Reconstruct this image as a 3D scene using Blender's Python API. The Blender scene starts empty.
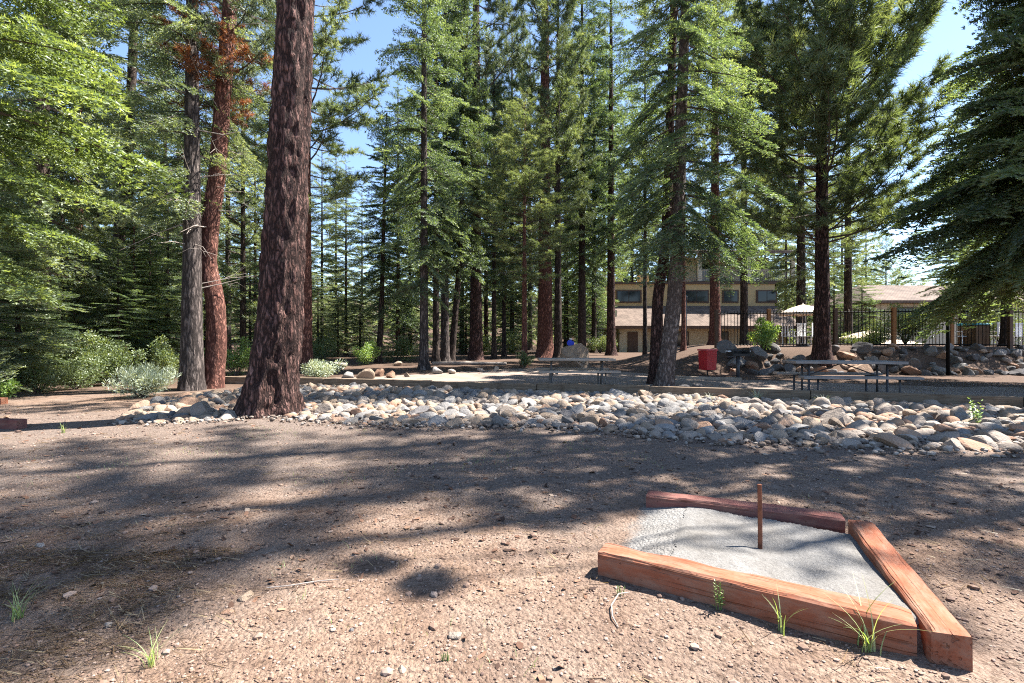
import bpy, math, random
import numpy as np
from mathutils import Vector, Matrix

random.seed(11)
RNG = np.random.default_rng(11)
PI = math.pi
sc = bpy.context.scene
COL = sc.collection
F = 480.0          # focal length in pixels of the 1024 px wide picture
EYE = 1.2          # camera height above the ground, metres

# ------------------------------------------------------------------ helpers
def smooth(t):
    t = np.clip(t, 0, 1)
    return t * t * (3 - 2 * t)

_lat = np.random.default_rng(5).random((256, 256))
def vnoise(x, y, seed=0):
    x = np.asarray(x, float) + seed * 17.31; y = np.asarray(y, float) + seed * 9.73
    xi = np.floor(x).astype(int); yi = np.floor(y).astype(int)
    fx = x - xi; fy = y - yi
    fx = fx * fx * (3 - 2 * fx); fy = fy * fy * (3 - 2 * fy)
    a = _lat[xi & 255, yi & 255]; b = _lat[(xi + 1) & 255, yi & 255]
    c = _lat[xi & 255, (yi + 1) & 255]; d = _lat[(xi + 1) & 255, (yi + 1) & 255]
    return (a * (1 - fx) + b * fx) * (1 - fy) + (c * (1 - fx) + d * fx) * fy - 0.5

def fbm(x, y, seed=0, octv=4):
    s = 0; a = 1.0
    for k in range(octv):
        s = s + a * vnoise(np.asarray(x) * 2 ** k, np.asarray(y) * 2 ** k, seed + k)
        a *= 0.5
    return s

def pit_uv(x, y):
    # position inside the pit: u along the front timber, v away from it
    e1 = np.array([1.098, -0.648]); e2 = np.array([0.49, 1.135])
    Mx = np.linalg.inv(np.stack([e1, e2], 1))
    return Mx[0, 0] * (x - 0.455) + Mx[0, 1] * (y - 2.50), Mx[1, 0] * (x - 0.455) + Mx[1, 1] * (y - 2.50)
def terrain(x, y):
    x = np.asarray(x, float); y = np.asarray(y, float)
    z = natural(x, y)
    u, v = pit_uv(x, y)
    heap = 0.106 - 0.055 * smooth(v * 1.3) + 0.012 * fbm(x * 5, y * 5, 31) - 0.030 * np.exp(-((x - 1.42) ** 2 + (y - 2.66) ** 2) / 0.04)
    k = smooth((u - 0.0 - 0.06 * fbm(x * 3, y * 3, 35)) / 0.30) * smooth((1.11 - u) / 0.05) * smooth((v - 0.0) / 0.05) * smooth((0.95 - v) / 0.05)
    return z * (1 - k) + np.maximum(heap, z) * k

def natural(x, y):
    x = np.asarray(x, float); y = np.asarray(y, float)
    z = np.clip(0.012 * (y - 15), 0, 0.3)
    side = smooth((x - 4.6) / 4.8)
    up = smooth((y - 17.0) / 1.9) * 0.92
    down = smooth((y - 24.5) / 3.5) * (0.92 + 1.1 * smooth((x - 12) / 5))
    z = z + side * (up - down)
    z = z + 0.05 * fbm(x * 0.35, y * 0.35, 1) * smooth((y - 4) / 4 + 0.3)
    near = np.exp(-np.clip(np.hypot(x, y) - 4, 0, 99) / 6)
    z = z + near * (0.020 * fbm(x * 2.3, y * 2.3, 2, 3) + 0.010 * fbm(x * 11, y * 11, 3, 2))
    far = np.clip(np.hypot(x * 0.6, y) - 56, 0, 260); z = z + 0.105 * far * smooth(far / 30)
    z = z + 0.15 * smooth((y - 30) / 30) * fbm(x * 0.08, y * 0.08, 4)
    return z

def tz(x, y):
    return float(terrain(x, y))

def ground_at(px, py):
    """the point of the ground seen at a picture position"""
    kx = (px - 512) / F; kz = (py - 341.5) / F
    d = 1.0
    while d < 140:
        if EYE - kz * d <= tz(kx * d, d):
            break
        d += 0.02 if d < 12 else 0.05
    return kx * d, d, tz(kx * d, d)

def at(px, d):
    x = (px - 512) / F * d
    return x, d, tz(x, d)

def mesh_from(name, V, T, mats, mat_idx=None, tint=None, smooth_shade=False):
    """V (n,3) float, T (m,3) or (m,4) int faces"""
    V = np.ascontiguousarray(V, np.float32); T = np.ascontiguousarray(T, np.int32)
    m = bpy.data.meshes.new(name)
    k = T.shape[1]
    m.vertices.add(len(V)); m.vertices.foreach_set('co', V.ravel())
    m.loops.add(T.size); m.loops.foreach_set('vertex_index', T.ravel())
    m.polygons.add(len(T))
    m.polygons.foreach_set('loop_start', np.arange(0, T.size, k, dtype=np.int32))
    m.polygons.foreach_set('loop_total', np.full(len(T), k, np.int32))
    for mt in mats: m.materials.append(mt)
    if mat_idx is not None: m.polygons.foreach_set('material_index', np.ascontiguousarray(mat_idx, np.int32))
    m.polygons.foreach_set('use_smooth', np.full(len(T), smooth_shade, bool))
    if tint is not None:
        a = m.attributes.new('tint', 'FLOAT', 'FACE')
        a.data.foreach_set('value', np.ascontiguousarray(tint, np.float32))
    m.update(calc_edges=True)
    return m

class MB:
    """collects boxes, tubes and free polygons and links them as ONE mesh object"""
    def __init__(s): s.v = []; s.f = []
    def add(s, vs, fs):
        o = len(s.v); s.v += [tuple(v) for v in vs]; s.f += [tuple(i + o for i in f) for f in fs]
    def box(s, c, size, rz=0.0, M=None):
        hx, hy, hz = size[0] / 2, size[1] / 2, size[2] / 2
        vs = [Vector((x, y, z)) for x in (-hx, hx) for y in (-hy, hy) for z in (-hz, hz)]
        R = M if M is not None else Matrix.Rotation(rz, 3, 'Z')
        vs = [R @ v + Vector(c) for v in vs]
        s.add(vs, [(0, 1, 3, 2), (4, 6, 7, 5), (0, 4, 5, 1), (2, 3, 7, 6), (0, 2, 6, 4), (1, 5, 7, 3)])
    def tube(s, pts, r, n=8, cap=True):
        pts = [Vector(p) for p in pts]; rs = r if hasattr(r, '__len__') else [r] * len(pts)
        vs = []; fs = []
        for i, p in enumerate(pts):
            t = (pts[min(i + 1, len(pts) - 1)] - pts[max(i - 1, 0)]).normalized()
            u = t.cross(Vector((0, 0, 1)))
            if u.length < 0.05: u = t.cross(Vector((1, 0, 0)))
            u.normalize(); w = t.cross(u)
            for k in range(n):
                a = 2 * PI * k / n
                vs.append(p + (u * math.cos(a) + w * math.sin(a)) * rs[i])
        for i in range(len(pts) - 1):
            for k in range(n):
                fs.append((i * n + k, i * n + (k + 1) % n, (i + 1) * n + (k + 1) % n, (i + 1) * n + k))
        if cap:
            fs.append(tuple(range(n))[::-1]); fs.append(tuple((len(pts) - 1) * n + k for k in range(n)))
        s.add(vs, fs)
    def build(s, name, mat, parent=None, bevel=0.0, loc=None, smooth_shade=False):
        m = bpy.data.meshes.new(name)
        m.from_pydata(s.v, [], s.f); m.materials.append(mat)
        m.polygons.foreach_set('use_smooth', [smooth_shade] * len(m.polygons)); m.update()
        o = bpy.data.objects.new(name, m); COL.objects.link(o)
        if parent is not None: o.parent = parent
        if loc is not None: o.location = loc
        if bevel > 0:
            b = o.modifiers.new('bevel', 'BEVEL'); b.width = bevel; b.segments = 2; b.limit_method = 'ANGLE'
        return o

def tag(o, label, cat, group=None, kind=None):
    if label: o['label'] = label
    if cat: o['category'] = cat
    if group: o['group'] = group
    if kind: o['kind'] = kind
    return o

def empty(name, loc, rz=0.0):
    o = bpy.data.objects.new(name, None); COL.objects.link(o)
    o.empty_display_size = 0.2; o.location = loc; o.rotation_euler = (0, 0, rz)
    return o

def link(name, mesh, parent=None, loc=(0, 0, 0), rot=(0, 0, 0), scale=(1, 1, 1)):
    o = bpy.data.objects.new(name, mesh); COL.objects.link(o)
    if parent is not None: o.parent = parent
    o.location = loc; o.rotation_euler = rot; o.scale = scale
    return o

# ------------------------------------------------------------------ materials
class NT:
    def __init__(s, name):
        s.m = bpy.data.materials.new(name); s.m.use_nodes = True
        s.t = s.m.node_tree; s.t.nodes.clear()
        s.out = s.n('ShaderNodeOutputMaterial')
    def n(s, typ, **kw):
        nd = s.t.nodes.new(typ)
        for k, v in kw.items():
            if k in nd.inputs.keys(): nd.inputs[k].default_value = v
            else: setattr(nd, k, v)
        return nd
    def l(s, a, b): s.t.links.new(a, b)
    def coords(s, scale=(1, 1, 1), src='Object'):
        tc = s.n('ShaderNodeTexCoord'); mp = s.n('ShaderNodeMapping')
        mp.inputs['Scale'].default_value = scale
        s.l(tc.outputs[src], mp.inputs['Vector']); return mp.outputs['Vector']
    def world(s, scale=(1, 1, 1)):
        g = s.n('ShaderNodeNewGeometry'); mp = s.n('ShaderNodeMapping')
        mp.inputs['Scale'].default_value = scale
        s.l(g.outputs['Position'], mp.inputs['Vector']); return mp.outputs['Vector']
    def noise(s, vec, scale, detail=4, rough=0.6):
        nd = s.n('ShaderNodeTexNoise'); nd.inputs['Scale'].default_value = scale
        nd.inputs['Detail'].default_value = detail; nd.inputs['Roughness'].default_value = rough
        s.l(vec, nd.inputs['Vector']); return nd.outputs['Fac']
    def ramp(s, fac, stops):
        r = s.n('ShaderNodeValToRGB'); e = r.color_ramp.elements
        while len(e) < len(stops): e.new(0.5)
        for el, (p, c) in zip(e, stops):
            el.position = p; el.color = (c[0], c[1], c[2], 1) if hasattr(c, '__len__') else (c, c, c, 1)
        s.l(fac, r.inputs['Fac']); return r.outputs['Color']
    def mix(s, a, b, fac, mode='MIX'):
        m = s.n('ShaderNodeMix', data_type='RGBA', blend_type=mode)
        for sock, v in ((m.inputs[6], a), (m.inputs[7], b)):
            if hasattr(v, 'node'): s.l(v, sock)
            else: sock.default_value = (v[0], v[1], v[2], 1)
        if hasattr(fac, 'node'): s.l(fac, m.inputs[0])
        else: m.inputs[0].default_value = fac
        return m.outputs[2]
    def math(s, op, a, b=0.0):
        m = s.n('ShaderNodeMath', operation=op)
        for k, v in ((0, a), (1, b)):
            if hasattr(v, 'node'): s.l(v, m.inputs[k])
            else: m.inputs[k].default_value = v
        return m.outputs[0]
    def surf(s, color, rough=0.9, bump=None, bump_d=0.02, bump_s=1.0, spec=0.3, metallic=0.0, gain=1.0):
        p = s.n('ShaderNodeBsdfPrincipled')
        if gain != 1.0: color = s.mix(color, (gain, gain, gain), 1.0, 'MULTIPLY')
        if hasattr(color, 'node'): s.l(color, p.inputs['Base Color'])
        else: p.inputs['Base Color'].default_value = (color[0], color[1], color[2], 1)
        if hasattr(rough, 'node'): s.l(rough, p.inputs['Roughness'])
        else: p.inputs['Roughness'].default_value = rough
        p.inputs['Specular IOR Level'].default_value = spec
        p.inputs['Metallic'].default_value = metallic
        if bump is not None:
            b = s.n('ShaderNodeBump'); b.inputs['Distance'].default_value = bump_d
            b.inputs['Strength'].default_value = bump_s
            s.l(bump, b.inputs['Height']); s.l(b.outputs['Normal'], p.inputs['Normal'])
        s.l(p.outputs['BSDF'], s.out.inputs['Surface']); return s.m

def leaf_mat(name, dark, mid, light, transl=0.5, rough=0.55):
    def soft(c):
        if name in ('dead_needles', 'straw', 'sage_leaves'): return c
        l = 0.3 * c[0] + 0.6 * c[1] + 0.1 * c[2]
        return tuple(l + (v - l) * 0.80 + (0.06 * l if k == 0 else 0) for k, v in enumerate(c))
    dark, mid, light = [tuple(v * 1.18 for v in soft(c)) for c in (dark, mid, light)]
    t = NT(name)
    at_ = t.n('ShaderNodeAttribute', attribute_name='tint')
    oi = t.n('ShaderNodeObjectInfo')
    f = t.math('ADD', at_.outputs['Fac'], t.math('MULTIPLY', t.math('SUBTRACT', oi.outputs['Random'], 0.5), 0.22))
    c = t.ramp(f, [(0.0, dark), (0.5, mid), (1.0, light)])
    d = t.n('ShaderNodeBsdfDiffuse'); tr = t.n('ShaderNodeBsdfTranslucent'); g = t.n('ShaderNodeBsdfGlossy')
    g.inputs['Roughness'].default_value = rough; g.inputs['Color'].default_value = (0.9, 0.95, 0.9, 1)
    t.l(c, d.inputs['Color'])
    t.l(t.mix(c, (1.9, 1.75, 0.75), 1.0, 'MULTIPLY'), tr.inputs['Color'])
    m1 = t.n('ShaderNodeMixShader'); m1.inputs[0].default_value = transl
    t.l(d.outputs[0], m1.inputs[1]); t.l(tr.outputs[0], m1.inputs[2])
    m2 = t.n('ShaderNodeMixShader'); m2.inputs[0].default_value = 0.05
    t.l(m1.outputs[0], m2.inputs[1]); t.l(g.outputs[0], m2.inputs[2])
    t.l(m2.outputs[0], t.out.inputs['Surface'])
    return t.m

def bark_mat(name, plate, plate2, furrow, sx=7.0, sz=1.6, depth=0.03):
    t = NT(name)
    v = t.coords((sx, sx, sz))
    warp = t.n('ShaderNodeTexNoise'); warp.inputs['Scale'].default_value = 1.3; warp.inputs['Detail'].default_value = 4
    t.l(v, warp.inputs['Vector'])
    va = t.n('ShaderNodeVectorMath', operation='SCALE'); va.inputs['Scale'].default_value = 2.2
    t.l(warp.outputs['Color'], va.inputs[0])
    vb = t.n('ShaderNodeVectorMath', operation='ADD'); t.l(v, vb.inputs[0]); t.l(va.outputs[0], vb.inputs[1])
    vo = t.n('ShaderNodeTexVoronoi', feature='DISTANCE_TO_EDGE'); vo.inputs['Scale'].default_value = 1.0
    t.l(vb.outputs[0], vo.inputs['Vector'])
    vc = t.n('ShaderNodeTexVoronoi'); vc.inputs['Scale'].default_value = 1.0; t.l(vb.outputs[0], vc.inputs['Vector'])
    fine = t.noise(t.coords((sx * 6, sx * 6, sz * 7)), 1.0, 5, 0.7)
    crack = t.ramp(vo.outputs['Distance'], [(0.0, 0.0), (0.12, 0.2), (0.40, 1.0)])
    sep = t.n('ShaderNodeSeparateColor'); t.l(vc.outputs['Color'], sep.inputs[0])
    base = t.mix(plate, plate2, t.math('ADD', t.math('MULTIPLY', sep.outputs[0], 0.55), t.math('MULTIPLY', fine, 0.5)))
    base = t.mix(base, t.mix(base, (0.35, 0.35, 0.35), 1.0, 'MULTIPLY'), t.ramp(fine, [(0.5, 0), (0.7, 1)]))
    col = t.mix(furrow, base, crack)
    h = t.math('ADD', t.math('MULTIPLY', crack, 0.7), t.math('MULTIPLY', fine, 0.5))
    return t.surf(col, 0.92, h, depth, 1.0, 0.15, gain=0.86)

M = {}
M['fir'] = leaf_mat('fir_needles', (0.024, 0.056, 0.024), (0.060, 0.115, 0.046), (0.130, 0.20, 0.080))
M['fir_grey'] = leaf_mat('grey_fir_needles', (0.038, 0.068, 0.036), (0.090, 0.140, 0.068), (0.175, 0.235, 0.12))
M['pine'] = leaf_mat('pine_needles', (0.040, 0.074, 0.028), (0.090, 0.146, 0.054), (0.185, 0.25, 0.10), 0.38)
M['pine_dark'] = leaf_mat('dark_pine_needles', (0.030, 0.058, 0.024), (0.066, 0.108, 0.040), (0.13, 0.18, 0.07), 0.3)
M['cedar'] = leaf_mat('cedar_scales', (0.040, 0.080, 0.018), (0.090, 0.155, 0.034), (0.185, 0.27, 0.07), 0.42)
M['dead'] = leaf_mat('dead_needles', (0.10, 0.030, 0.012), (0.17, 0.055, 0.02), (0.24, 0.09, 0.035), 0.3)
M['shrub'] = leaf_mat('shrub_leaves', (0.045, 0.085, 0.022), (0.085, 0.135, 0.036), (0.15, 0.20, 0.06), 0.35)
M['shrub_bright'] = leaf_mat('bright_leaves', (0.07, 0.16, 0.02), (0.13, 0.25, 0.035), (0.22, 0.34, 0.07), 0.42)
M['sage'] = leaf_mat('sage_leaves', (0.17, 0.21, 0.15), (0.26, 0.30, 0.22), (0.38, 0.42, 0.32), 0.25)
M['weed'] = leaf_mat('weed_leaves', (0.10, 0.19, 0.03), (0.18, 0.28, 0.06), (0.30, 0.38, 0.12), 0.4)
M['straw'] = leaf_mat('straw', (0.10, 0.06, 0.03), (0.20, 0.13, 0.07), (0.36, 0.27, 0.15), 0.15)

M['bark_dark'] = bark_mat('dark_pine_bark', (0.15, 0.070, 0.054), (0.38, 0.225, 0.19), (0.016, 0.010, 0.009), 13, 3.2, 0.05)
M['bark_red'] = bark_mat('red_pine_bark', (0.30, 0.12, 0.085), (0.46, 0.235, 0.175), (0.06, 0.026, 0.02), 13, 4.0, 0.02)
M['bark_grey'] = bark_mat('grey_fir_bark', (0.15, 0.115, 0.10), (0.27, 0.225, 0.20), (0.03, 0.024, 0.022), 10, 2.2, 0.02)
M['bark_brown'] = bark_mat('brown_bark', (0.10, 0.070, 0.055), (0.19, 0.14, 0.115), (0.02, 0.015, 0.013), 10, 2.4, 0.02)
M['bark_fir'] = bark_mat('banded_fir_bark', (0.22, 0.175, 0.15), (0.37, 0.31, 0.275), (0.06, 0.046, 0.04), 10, 4.0, 0.02)
t = NT('branch_wood'); M['limb'] = t.surf(t.ramp(t.noise(t.coords((6, 6, 6)), 2.0), [(0.3, (0.05, 0.037, 0.03)), (0.7, (0.13, 0.10, 0.085))]), 0.9)
t = NT('bleached_dead_wood'); M['deadwood'] = t.surf(t.ramp(t.noise(t.coords((9, 9, 9)), 2.0), [(0.3, (0.20, 0.165, 0.14)), (0.7, (0.36, 0.31, 0.27))]), 0.85)

def dirt():
    t = NT('dirt')
    p = t.world()
    big = t.noise(p, 0.45, 5, 0.6); mid = t.noise(p, 3.2, 5, 0.65); fine = t.noise(p, 26, 5, 0.75); grit = t.noise(p, 120, 3, 0.7)
    c = t.ramp(mid, [(0.28, (0.19, 0.120, 0.084)), (0.5, (0.30, 0.203, 0.145)), (0.72, (0.40, 0.293, 0.22))])
    c = t.mix(c, (0.25, 0.195, 0.158), t.ramp(big, [(0.45, 0.0), (0.62, 0.75)]))
    # grey, worn tread beyond the pit and forest duff further back
    sp = t.n('ShaderNodeSeparateXYZ'); t.l(p, sp.inputs[0])
    yy = t.math('ADD', sp.outputs[1], t.math('MULTIPLY', t.math('SUBTRACT', mid, 0.5), 2.5))
    grey = t.ramp(t.math('MULTIPLY', yy, 0.1), [(0.30, 0.0), (0.44, 0.7), (0.75, 0.7), (0.95, 0.0)])
    c = t.mix(c, (0.235, 0.188, 0.158), grey)
    duff = t.ramp(t.math('MULTIPLY', yy, 0.05), [(0.52, 0.0), (0.66, 0.8)])
    c = t.mix(c, t.ramp(fine, [(0.35, (0.06, 0.038, 0.026)), (0.65, (0.205, 0.135, 0.098))]), duff)
    c = t.mix(c, t.mix(c, (0.40, 0.37, 0.35), 1.0, 'MULTIPLY'), t.ramp(fine, [(0.50, 0.0), (0.66, 0.9)]))
    c = t.mix(c, t.mix(c, (1.5, 1.5, 1.5), 1.0, 'MULTIPLY'), t.ramp(grit, [(0.48, 0.0), (0.66, 0.9)]))
    vo = t.n('ShaderNodeTexVoronoi'); vo.inputs['Scale'].default_value = 55; t.l(p, vo.inputs['Vector'])
    h = t.math('ADD', t.math('MULTIPLY', fine, 0.6), t.math('ADD', t.math('MULTIPLY', grit, 0.25), t.math('MULTIPLY', vo.outputs['Distance'], -0.35)))
    at_ = t.n('ShaderNodeAttribute', attribute_name='sandy')
    edge = t.math('ADD', at_.outputs['Fac'], t.math('ADD', t.math('MULTIPLY', t.math('SUBTRACT', mid, 0.5), 0.9), t.math('MULTIPLY', t.math('SUBTRACT', fine, 0.5), 0.7)))
    c = t.mix(c, sand_color(t, p), t.ramp(edge, [(0.35, 0.0), (0.75, 1.0)]))
    return t.surf(c, 0.95, h, 0.03, 1.0, 0.12, gain=0.60)
def sand_color(t, p):
    n1 = t.noise(p, 2.6, 4); n2 = t.noise(p, 70, 4, 0.75)
    c = t.ramp(n2, [(0.3, (0.25, 0.238, 0.22)), (0.5, (0.35, 0.335, 0.312)), (0.72, (0.43, 0.412, 0.385))])
    return t.mix(c, t.mix(c, (0.66, 0.63, 0.60), 1.0, 'MULTIPLY'), t.ramp(n1, [(0.45, 0.0), (0.68, 0.8)]))
M['dirt'] = dirt()

def gravel(name, a, b, c_):
    t = NT(name); p = t.world()
    n1 = t.noise(p, 1.1, 4); n2 = t.noise(p, 40, 4, 0.75)
    c = t.ramp(n2, [(0.3, a), (0.5, b), (0.72, c_)])
    c = t.mix(c, t.mix(c, (0.75, 0.72, 0.70), 1.0, 'MULTIPLY'), t.ramp(n1, [(0.45, 0.0), (0.65, 0.8)]))
    return t.surf(c, 0.95, n2, 0.02, 0.7, 0.12, gain=0.66)
M['lane'] = gravel('lane_gravel', (0.25, 0.185, 0.145), (0.36, 0.285, 0.23), (0.46, 0.385, 0.33))
t = NT('pit_sand'); _p = t.world(); M['sand'] = t.surf(sand_color(t, _p), 0.95, t.noise(_p, 26, 5, 0.75), 0.02, 0.9, 0.12, gain=0.52)

def rock_mat(name, stops, spots):
    t = NT(name)
    oi = t.n('ShaderNodeObjectInfo'); p = t.world()
    n1 = t.noise(p, 5, 5, 0.65); n2 = t.noise(p, 45, 4, 0.7)
    f = t.math('ADD', t.math('MULTIPLY', oi.outputs['Random'], 0.55), t.math('MULTIPLY', n1, 0.55))
    c = t.ramp(f, stops)
    c = t.mix(c, spots, t.ramp(n2, [(0.55, 0.0), (0.72, 0.55)]))
    c = t.mix(c, t.mix(c, (0.45, 0.43, 0.42), 1.0, 'MULTIPLY'), t.ramp(n2, [(0.28, 0.6), (0.42, 0.0)]))
    return t.surf(c, 0.9, t.math('ADD', n1, t.math('MULTIPLY', n2, 0.6)), 0.03, 0.8, 0.2, gain=0.84)
M['rock_grey'] = rock_mat('grey_rock', [(0.2, (0.12, 0.112, 0.104)), (0.5, (0.195, 0.182, 0.168)), (0.85, (0.28, 0.262, 0.242))], (0.50, 0.48, 0.46))
M['rock_pale'] = rock_mat('pale_rock', [(0.2, (0.20, 0.162, 0.13)), (0.5, (0.285, 0.235, 0.19)), (0.85, (0.38, 0.325, 0.27))], (0.32, 0.29, 0.27))
M['rock_tan'] = rock_mat('tan_rock', [(0.2, (0.20, 0.145, 0.10)), (0.5, (0.28, 0.21, 0.15)), (0.85, (0.38, 0.29, 0.21))], (0.50, 0.43, 0.35))
M['rock_rust'] = rock_mat('rust_rock', [(0.2, (0.22, 0.125, 0.08)), (0.5, (0.31, 0.19, 0.125)), (0.85, (0.40, 0.275, 0.19))], (0.45, 0.36, 0.29))
M['rock_dark'] = rock_mat('dark_rock', [(0.2, (0.085, 0.08, 0.08)), (0.5, (0.14, 0.13, 0.125)), (0.85, (0.22, 0.205, 0.19))], (0.30, 0.27, 0.25))

def wood_mat(name, a, b, c_, along=0, crack=(0.05, 0.025, 0.015), rough=0.92, worn=None):
    t = NT(name)
    s = [48, 48, 48]; s[along] = 1.6
    g = t.noise(t.coords(tuple(s)), 1.0, 6, 0.65)
    s2 = [60, 60, 60]; s2[along] = 1.1
    k = t.noise(t.coords(tuple(s2)), 1.0, 2, 0.4)
    blot = t.noise(t.coords((3.5, 3.5, 3.5)), 1.0, 4)
    c = t.ramp(g, [(0.3, a), (0.52, b), (0.75, c_)])
    c = t.mix(c, t.mix(c, (0.62, 0.58, 0.55), 1.0, 'MULTIPLY'), t.ramp(blot, [(0.48, 0.0), (0.68, 0.75)]))
    if worn:
        pat = t.noise(t.coords((5, 14, 14)), 1.0, 6, 0.7)
        c = t.mix(c, worn, t.ramp(pat, [(0.44, 0.0), (0.62, 0.8)]))
        pit = t.noise(t.coords((40, 70, 70)), 1.0, 3, 0.6)
        c = t.mix(c, crack, t.ramp(pit, [(0.64, 0.0), (0.72, 0.6)]))
    c = t.mix(c, crack, t.ramp(k, [(0.66, 0.0), (0.74, 0.6)]))
    h = t.math('SUBTRACT', t.math('MULTIPLY', g, 0.5), t.math('MULTIPLY', t.ramp(k, [(0.58, 0.0), (0.68, 1.0)]), 0.7))
    return t.surf(c, rough, h, 0.008, 1.0, 0.12, gain=0.72)
M['redwood'] = wood_mat('stained_redwood', (0.31, 0.100, 0.052), (0.355, 0.130, 0.072), (0.40, 0.165, 0.098), worn=(0.36, 0.20, 0.135))
M['redwood_dark'] = wood_mat('maroon_stained_wood', (0.17, 0.065, 0.055), (0.24, 0.10, 0.085), (0.32, 0.14, 0.105), worn=(0.27, 0.15, 0.115))
M['curbwood'] = wood_mat('weathered_timber', (0.16, 0.115, 0.075), (0.26, 0.195, 0.135), (0.38, 0.30, 0.22))
M['tablewood'] = wood_mat('bleached_table_wood', (0.38, 0.30, 0.225), (0.52, 0.43, 0.34), (0.64, 0.55, 0.46))
M['tablegrey'] = wood_mat('grey_table_wood', (0.24, 0.215, 0.19), (0.36, 0.33, 0.30), (0.48, 0.45, 0.41))
M['postwood'] = wood_mat('cedar_post', (0.28, 0.125, 0.055), (0.40, 0.20, 0.09), (0.50, 0.29, 0.15), 2)

def plain(name, c, rough=0.6, spec=0.4, metallic=0.0, var=0.25, scale=6):
    t = NT(name)
    n = t.noise(t.coords((scale, scale, scale)), 1.0, 5, 0.65)
    lo = tuple(v * (1 - var) for v in c); hi = tuple(min(1, v * (1 + var)) for v in c)
    return t.surf(t.ramp(n, [(0.3, lo), (0.7, hi)]), rough, n, 0.004, 0.5, spec, metallic)
M['galv'] = plain('galvanised_steel', (0.17, 0.155, 0.14), 0.5, 0.4, 0.4)
M['steel_dark'] = plain('dark_painted_steel', (0.055, 0.055, 0.058), 0.5)
M['black'] = plain('black_metal', (0.007, 0.007, 0.007), 0.75, 0.08)
M['rust'] = plain('rusty_iron', (0.17, 0.065, 0.035), 0.85, 0.2, 0.0, 0.5, 25)
M['red'] = plain('red_paint', (0.50, 0.022, 0.030), 0.42, 0.45, 0, 0.12)
M['red_pale'] = plain('faded_red_paint', (0.62, 0.10, 0.10), 0.5, 0.45, 0, 0.15)
M['iron'] = plain('sooty_iron', (0.035, 0.033, 0.032), 0.7)
M['stucco'] = plain('tan_stucco', (0.47, 0.40, 0.28), 0.9, 0.2, 0, 0.1, 3)
M['ochre'] = plain('ochre_stucco', (0.46, 0.335, 0.17), 0.9, 0.2, 0, 0.1, 3)
M['cream'] = plain('cream_siding', (0.47, 0.42, 0.32), 0.85, 0.2, 0, 0.08, 3)
M['trim'] = plain('brown_trim', (0.085, 0.05, 0.032), 0.75)
M['umb'] = plain('umbrella_canvas', (0.66, 0.54, 0.42), 0.9, 0.15, 0, 0.06)
M['white'] = plain('white_paint', (0.75, 0.75, 0.74), 0.5)
M['teal'] = plain('teal_plastic', (0.03, 0.22, 0.27), 0.45)
M['blue'] = plain('blue_cloth', (0.04, 0.07, 0.50), 0.8, 0.2)
M['lime'] = plain('lime_cloth', (0.42, 0.47, 0.10), 0.8, 0.2)
M['wood_brown'] = wood_mat('brown_slats', (0.13, 0.08, 0.045), (0.21, 0.135, 0.08), (0.29, 0.20, 0.125), 2)
t = NT('window_glass'); M['glass'] = t.surf((0.012, 0.016, 0.02), 0.08, spec=0.35)
def shingle():
    t = NT('brown_shingles'); v = t.coords((1, 1, 1))
    br = t.n('ShaderNodeTexBrick'); br.inputs['Scale'].default_value = 2.2
    br.inputs['Color1'].default_value = (0.30, 0.225, 0.175, 1); br.inputs['Color2'].default_value = (0.22, 0.16, 0.125, 1)
    br.inputs['Mortar'].default_value = (0.09, 0.065, 0.05, 1); br.inputs['Mortar Size'].default_value = 0.02
    t.l(v, br.inputs['Vector'])
    n = t.noise(v, 1.4, 5)
    c = t.mix(br.outputs['Color'], t.mix(br.outputs['Color'], (0.6, 0.6, 0.6), 1.0, 'MULTIPLY'), t.ramp(n, [(0.4, 0), (0.65, 1)]))
    return t.surf(c, 0.9, br.outputs['Fac'], 0.02, 0.6, 0.2, gain=0.72)
M['shingle'] = shingle()

# ------------------------------------------------------------------ camera, light, sky
cam = bpy.data.cameras.new('camera'); cam.sensor_width = 36; cam.lens = F * 36 / 1024
cam.clip_start = 0.05; cam.clip_end = 3000
co = bpy.data.objects.new('camera', cam); COL.objects.link(co)
co.location = (0, 0, EYE); co.rotation_euler = (PI / 2, 0, 0)
sc.camera = co

SUN_AZ, SUN_EL = math.radians(71), math.radians(55)
S = Vector((math.sin(SUN_AZ) * math.cos(SUN_EL), math.cos(SUN_AZ) * math.cos(SUN_EL), math.sin(SUN_EL)))
sl = bpy.data.lights.new('sun', 'SUN'); sl.energy = 5.0; sl.angle = math.radians(0.35); sl.color = (1.0, 0.955, 0.90)
so = bpy.data.objects.new('sun', sl); COL.objects.link(so)
so.rotation_euler = S.to_track_quat('Z', 'Y').to_euler(); so.location = (0, 0, 60)

w = bpy.data.worlds.new('World'); sc.world = w; w.use_nodes = True
nt = w.node_tree; nt.nodes.clear()
sky = nt.nodes.new('ShaderNodeTexSky'); sky.sky_type = 'NISHITA'; sky.sun_disc = False
sky.sun_elevation = SUN_EL; sky.sun_rotation = SUN_AZ; sky.altitude = 1900; sky.air_density = 1.0; sky.dust_density = 0.6; sky.ozone_density = 1.0
bg = nt.nodes.new('ShaderNodeBackground'); bg.inputs['Strength'].default_value = 0.085
wo = nt.nodes.new('ShaderNodeOutputWorld')
nt.links.new(sky.outputs[0], bg.inputs[0]); nt.links.new(bg.outputs[0], wo.inputs[0])

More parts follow.
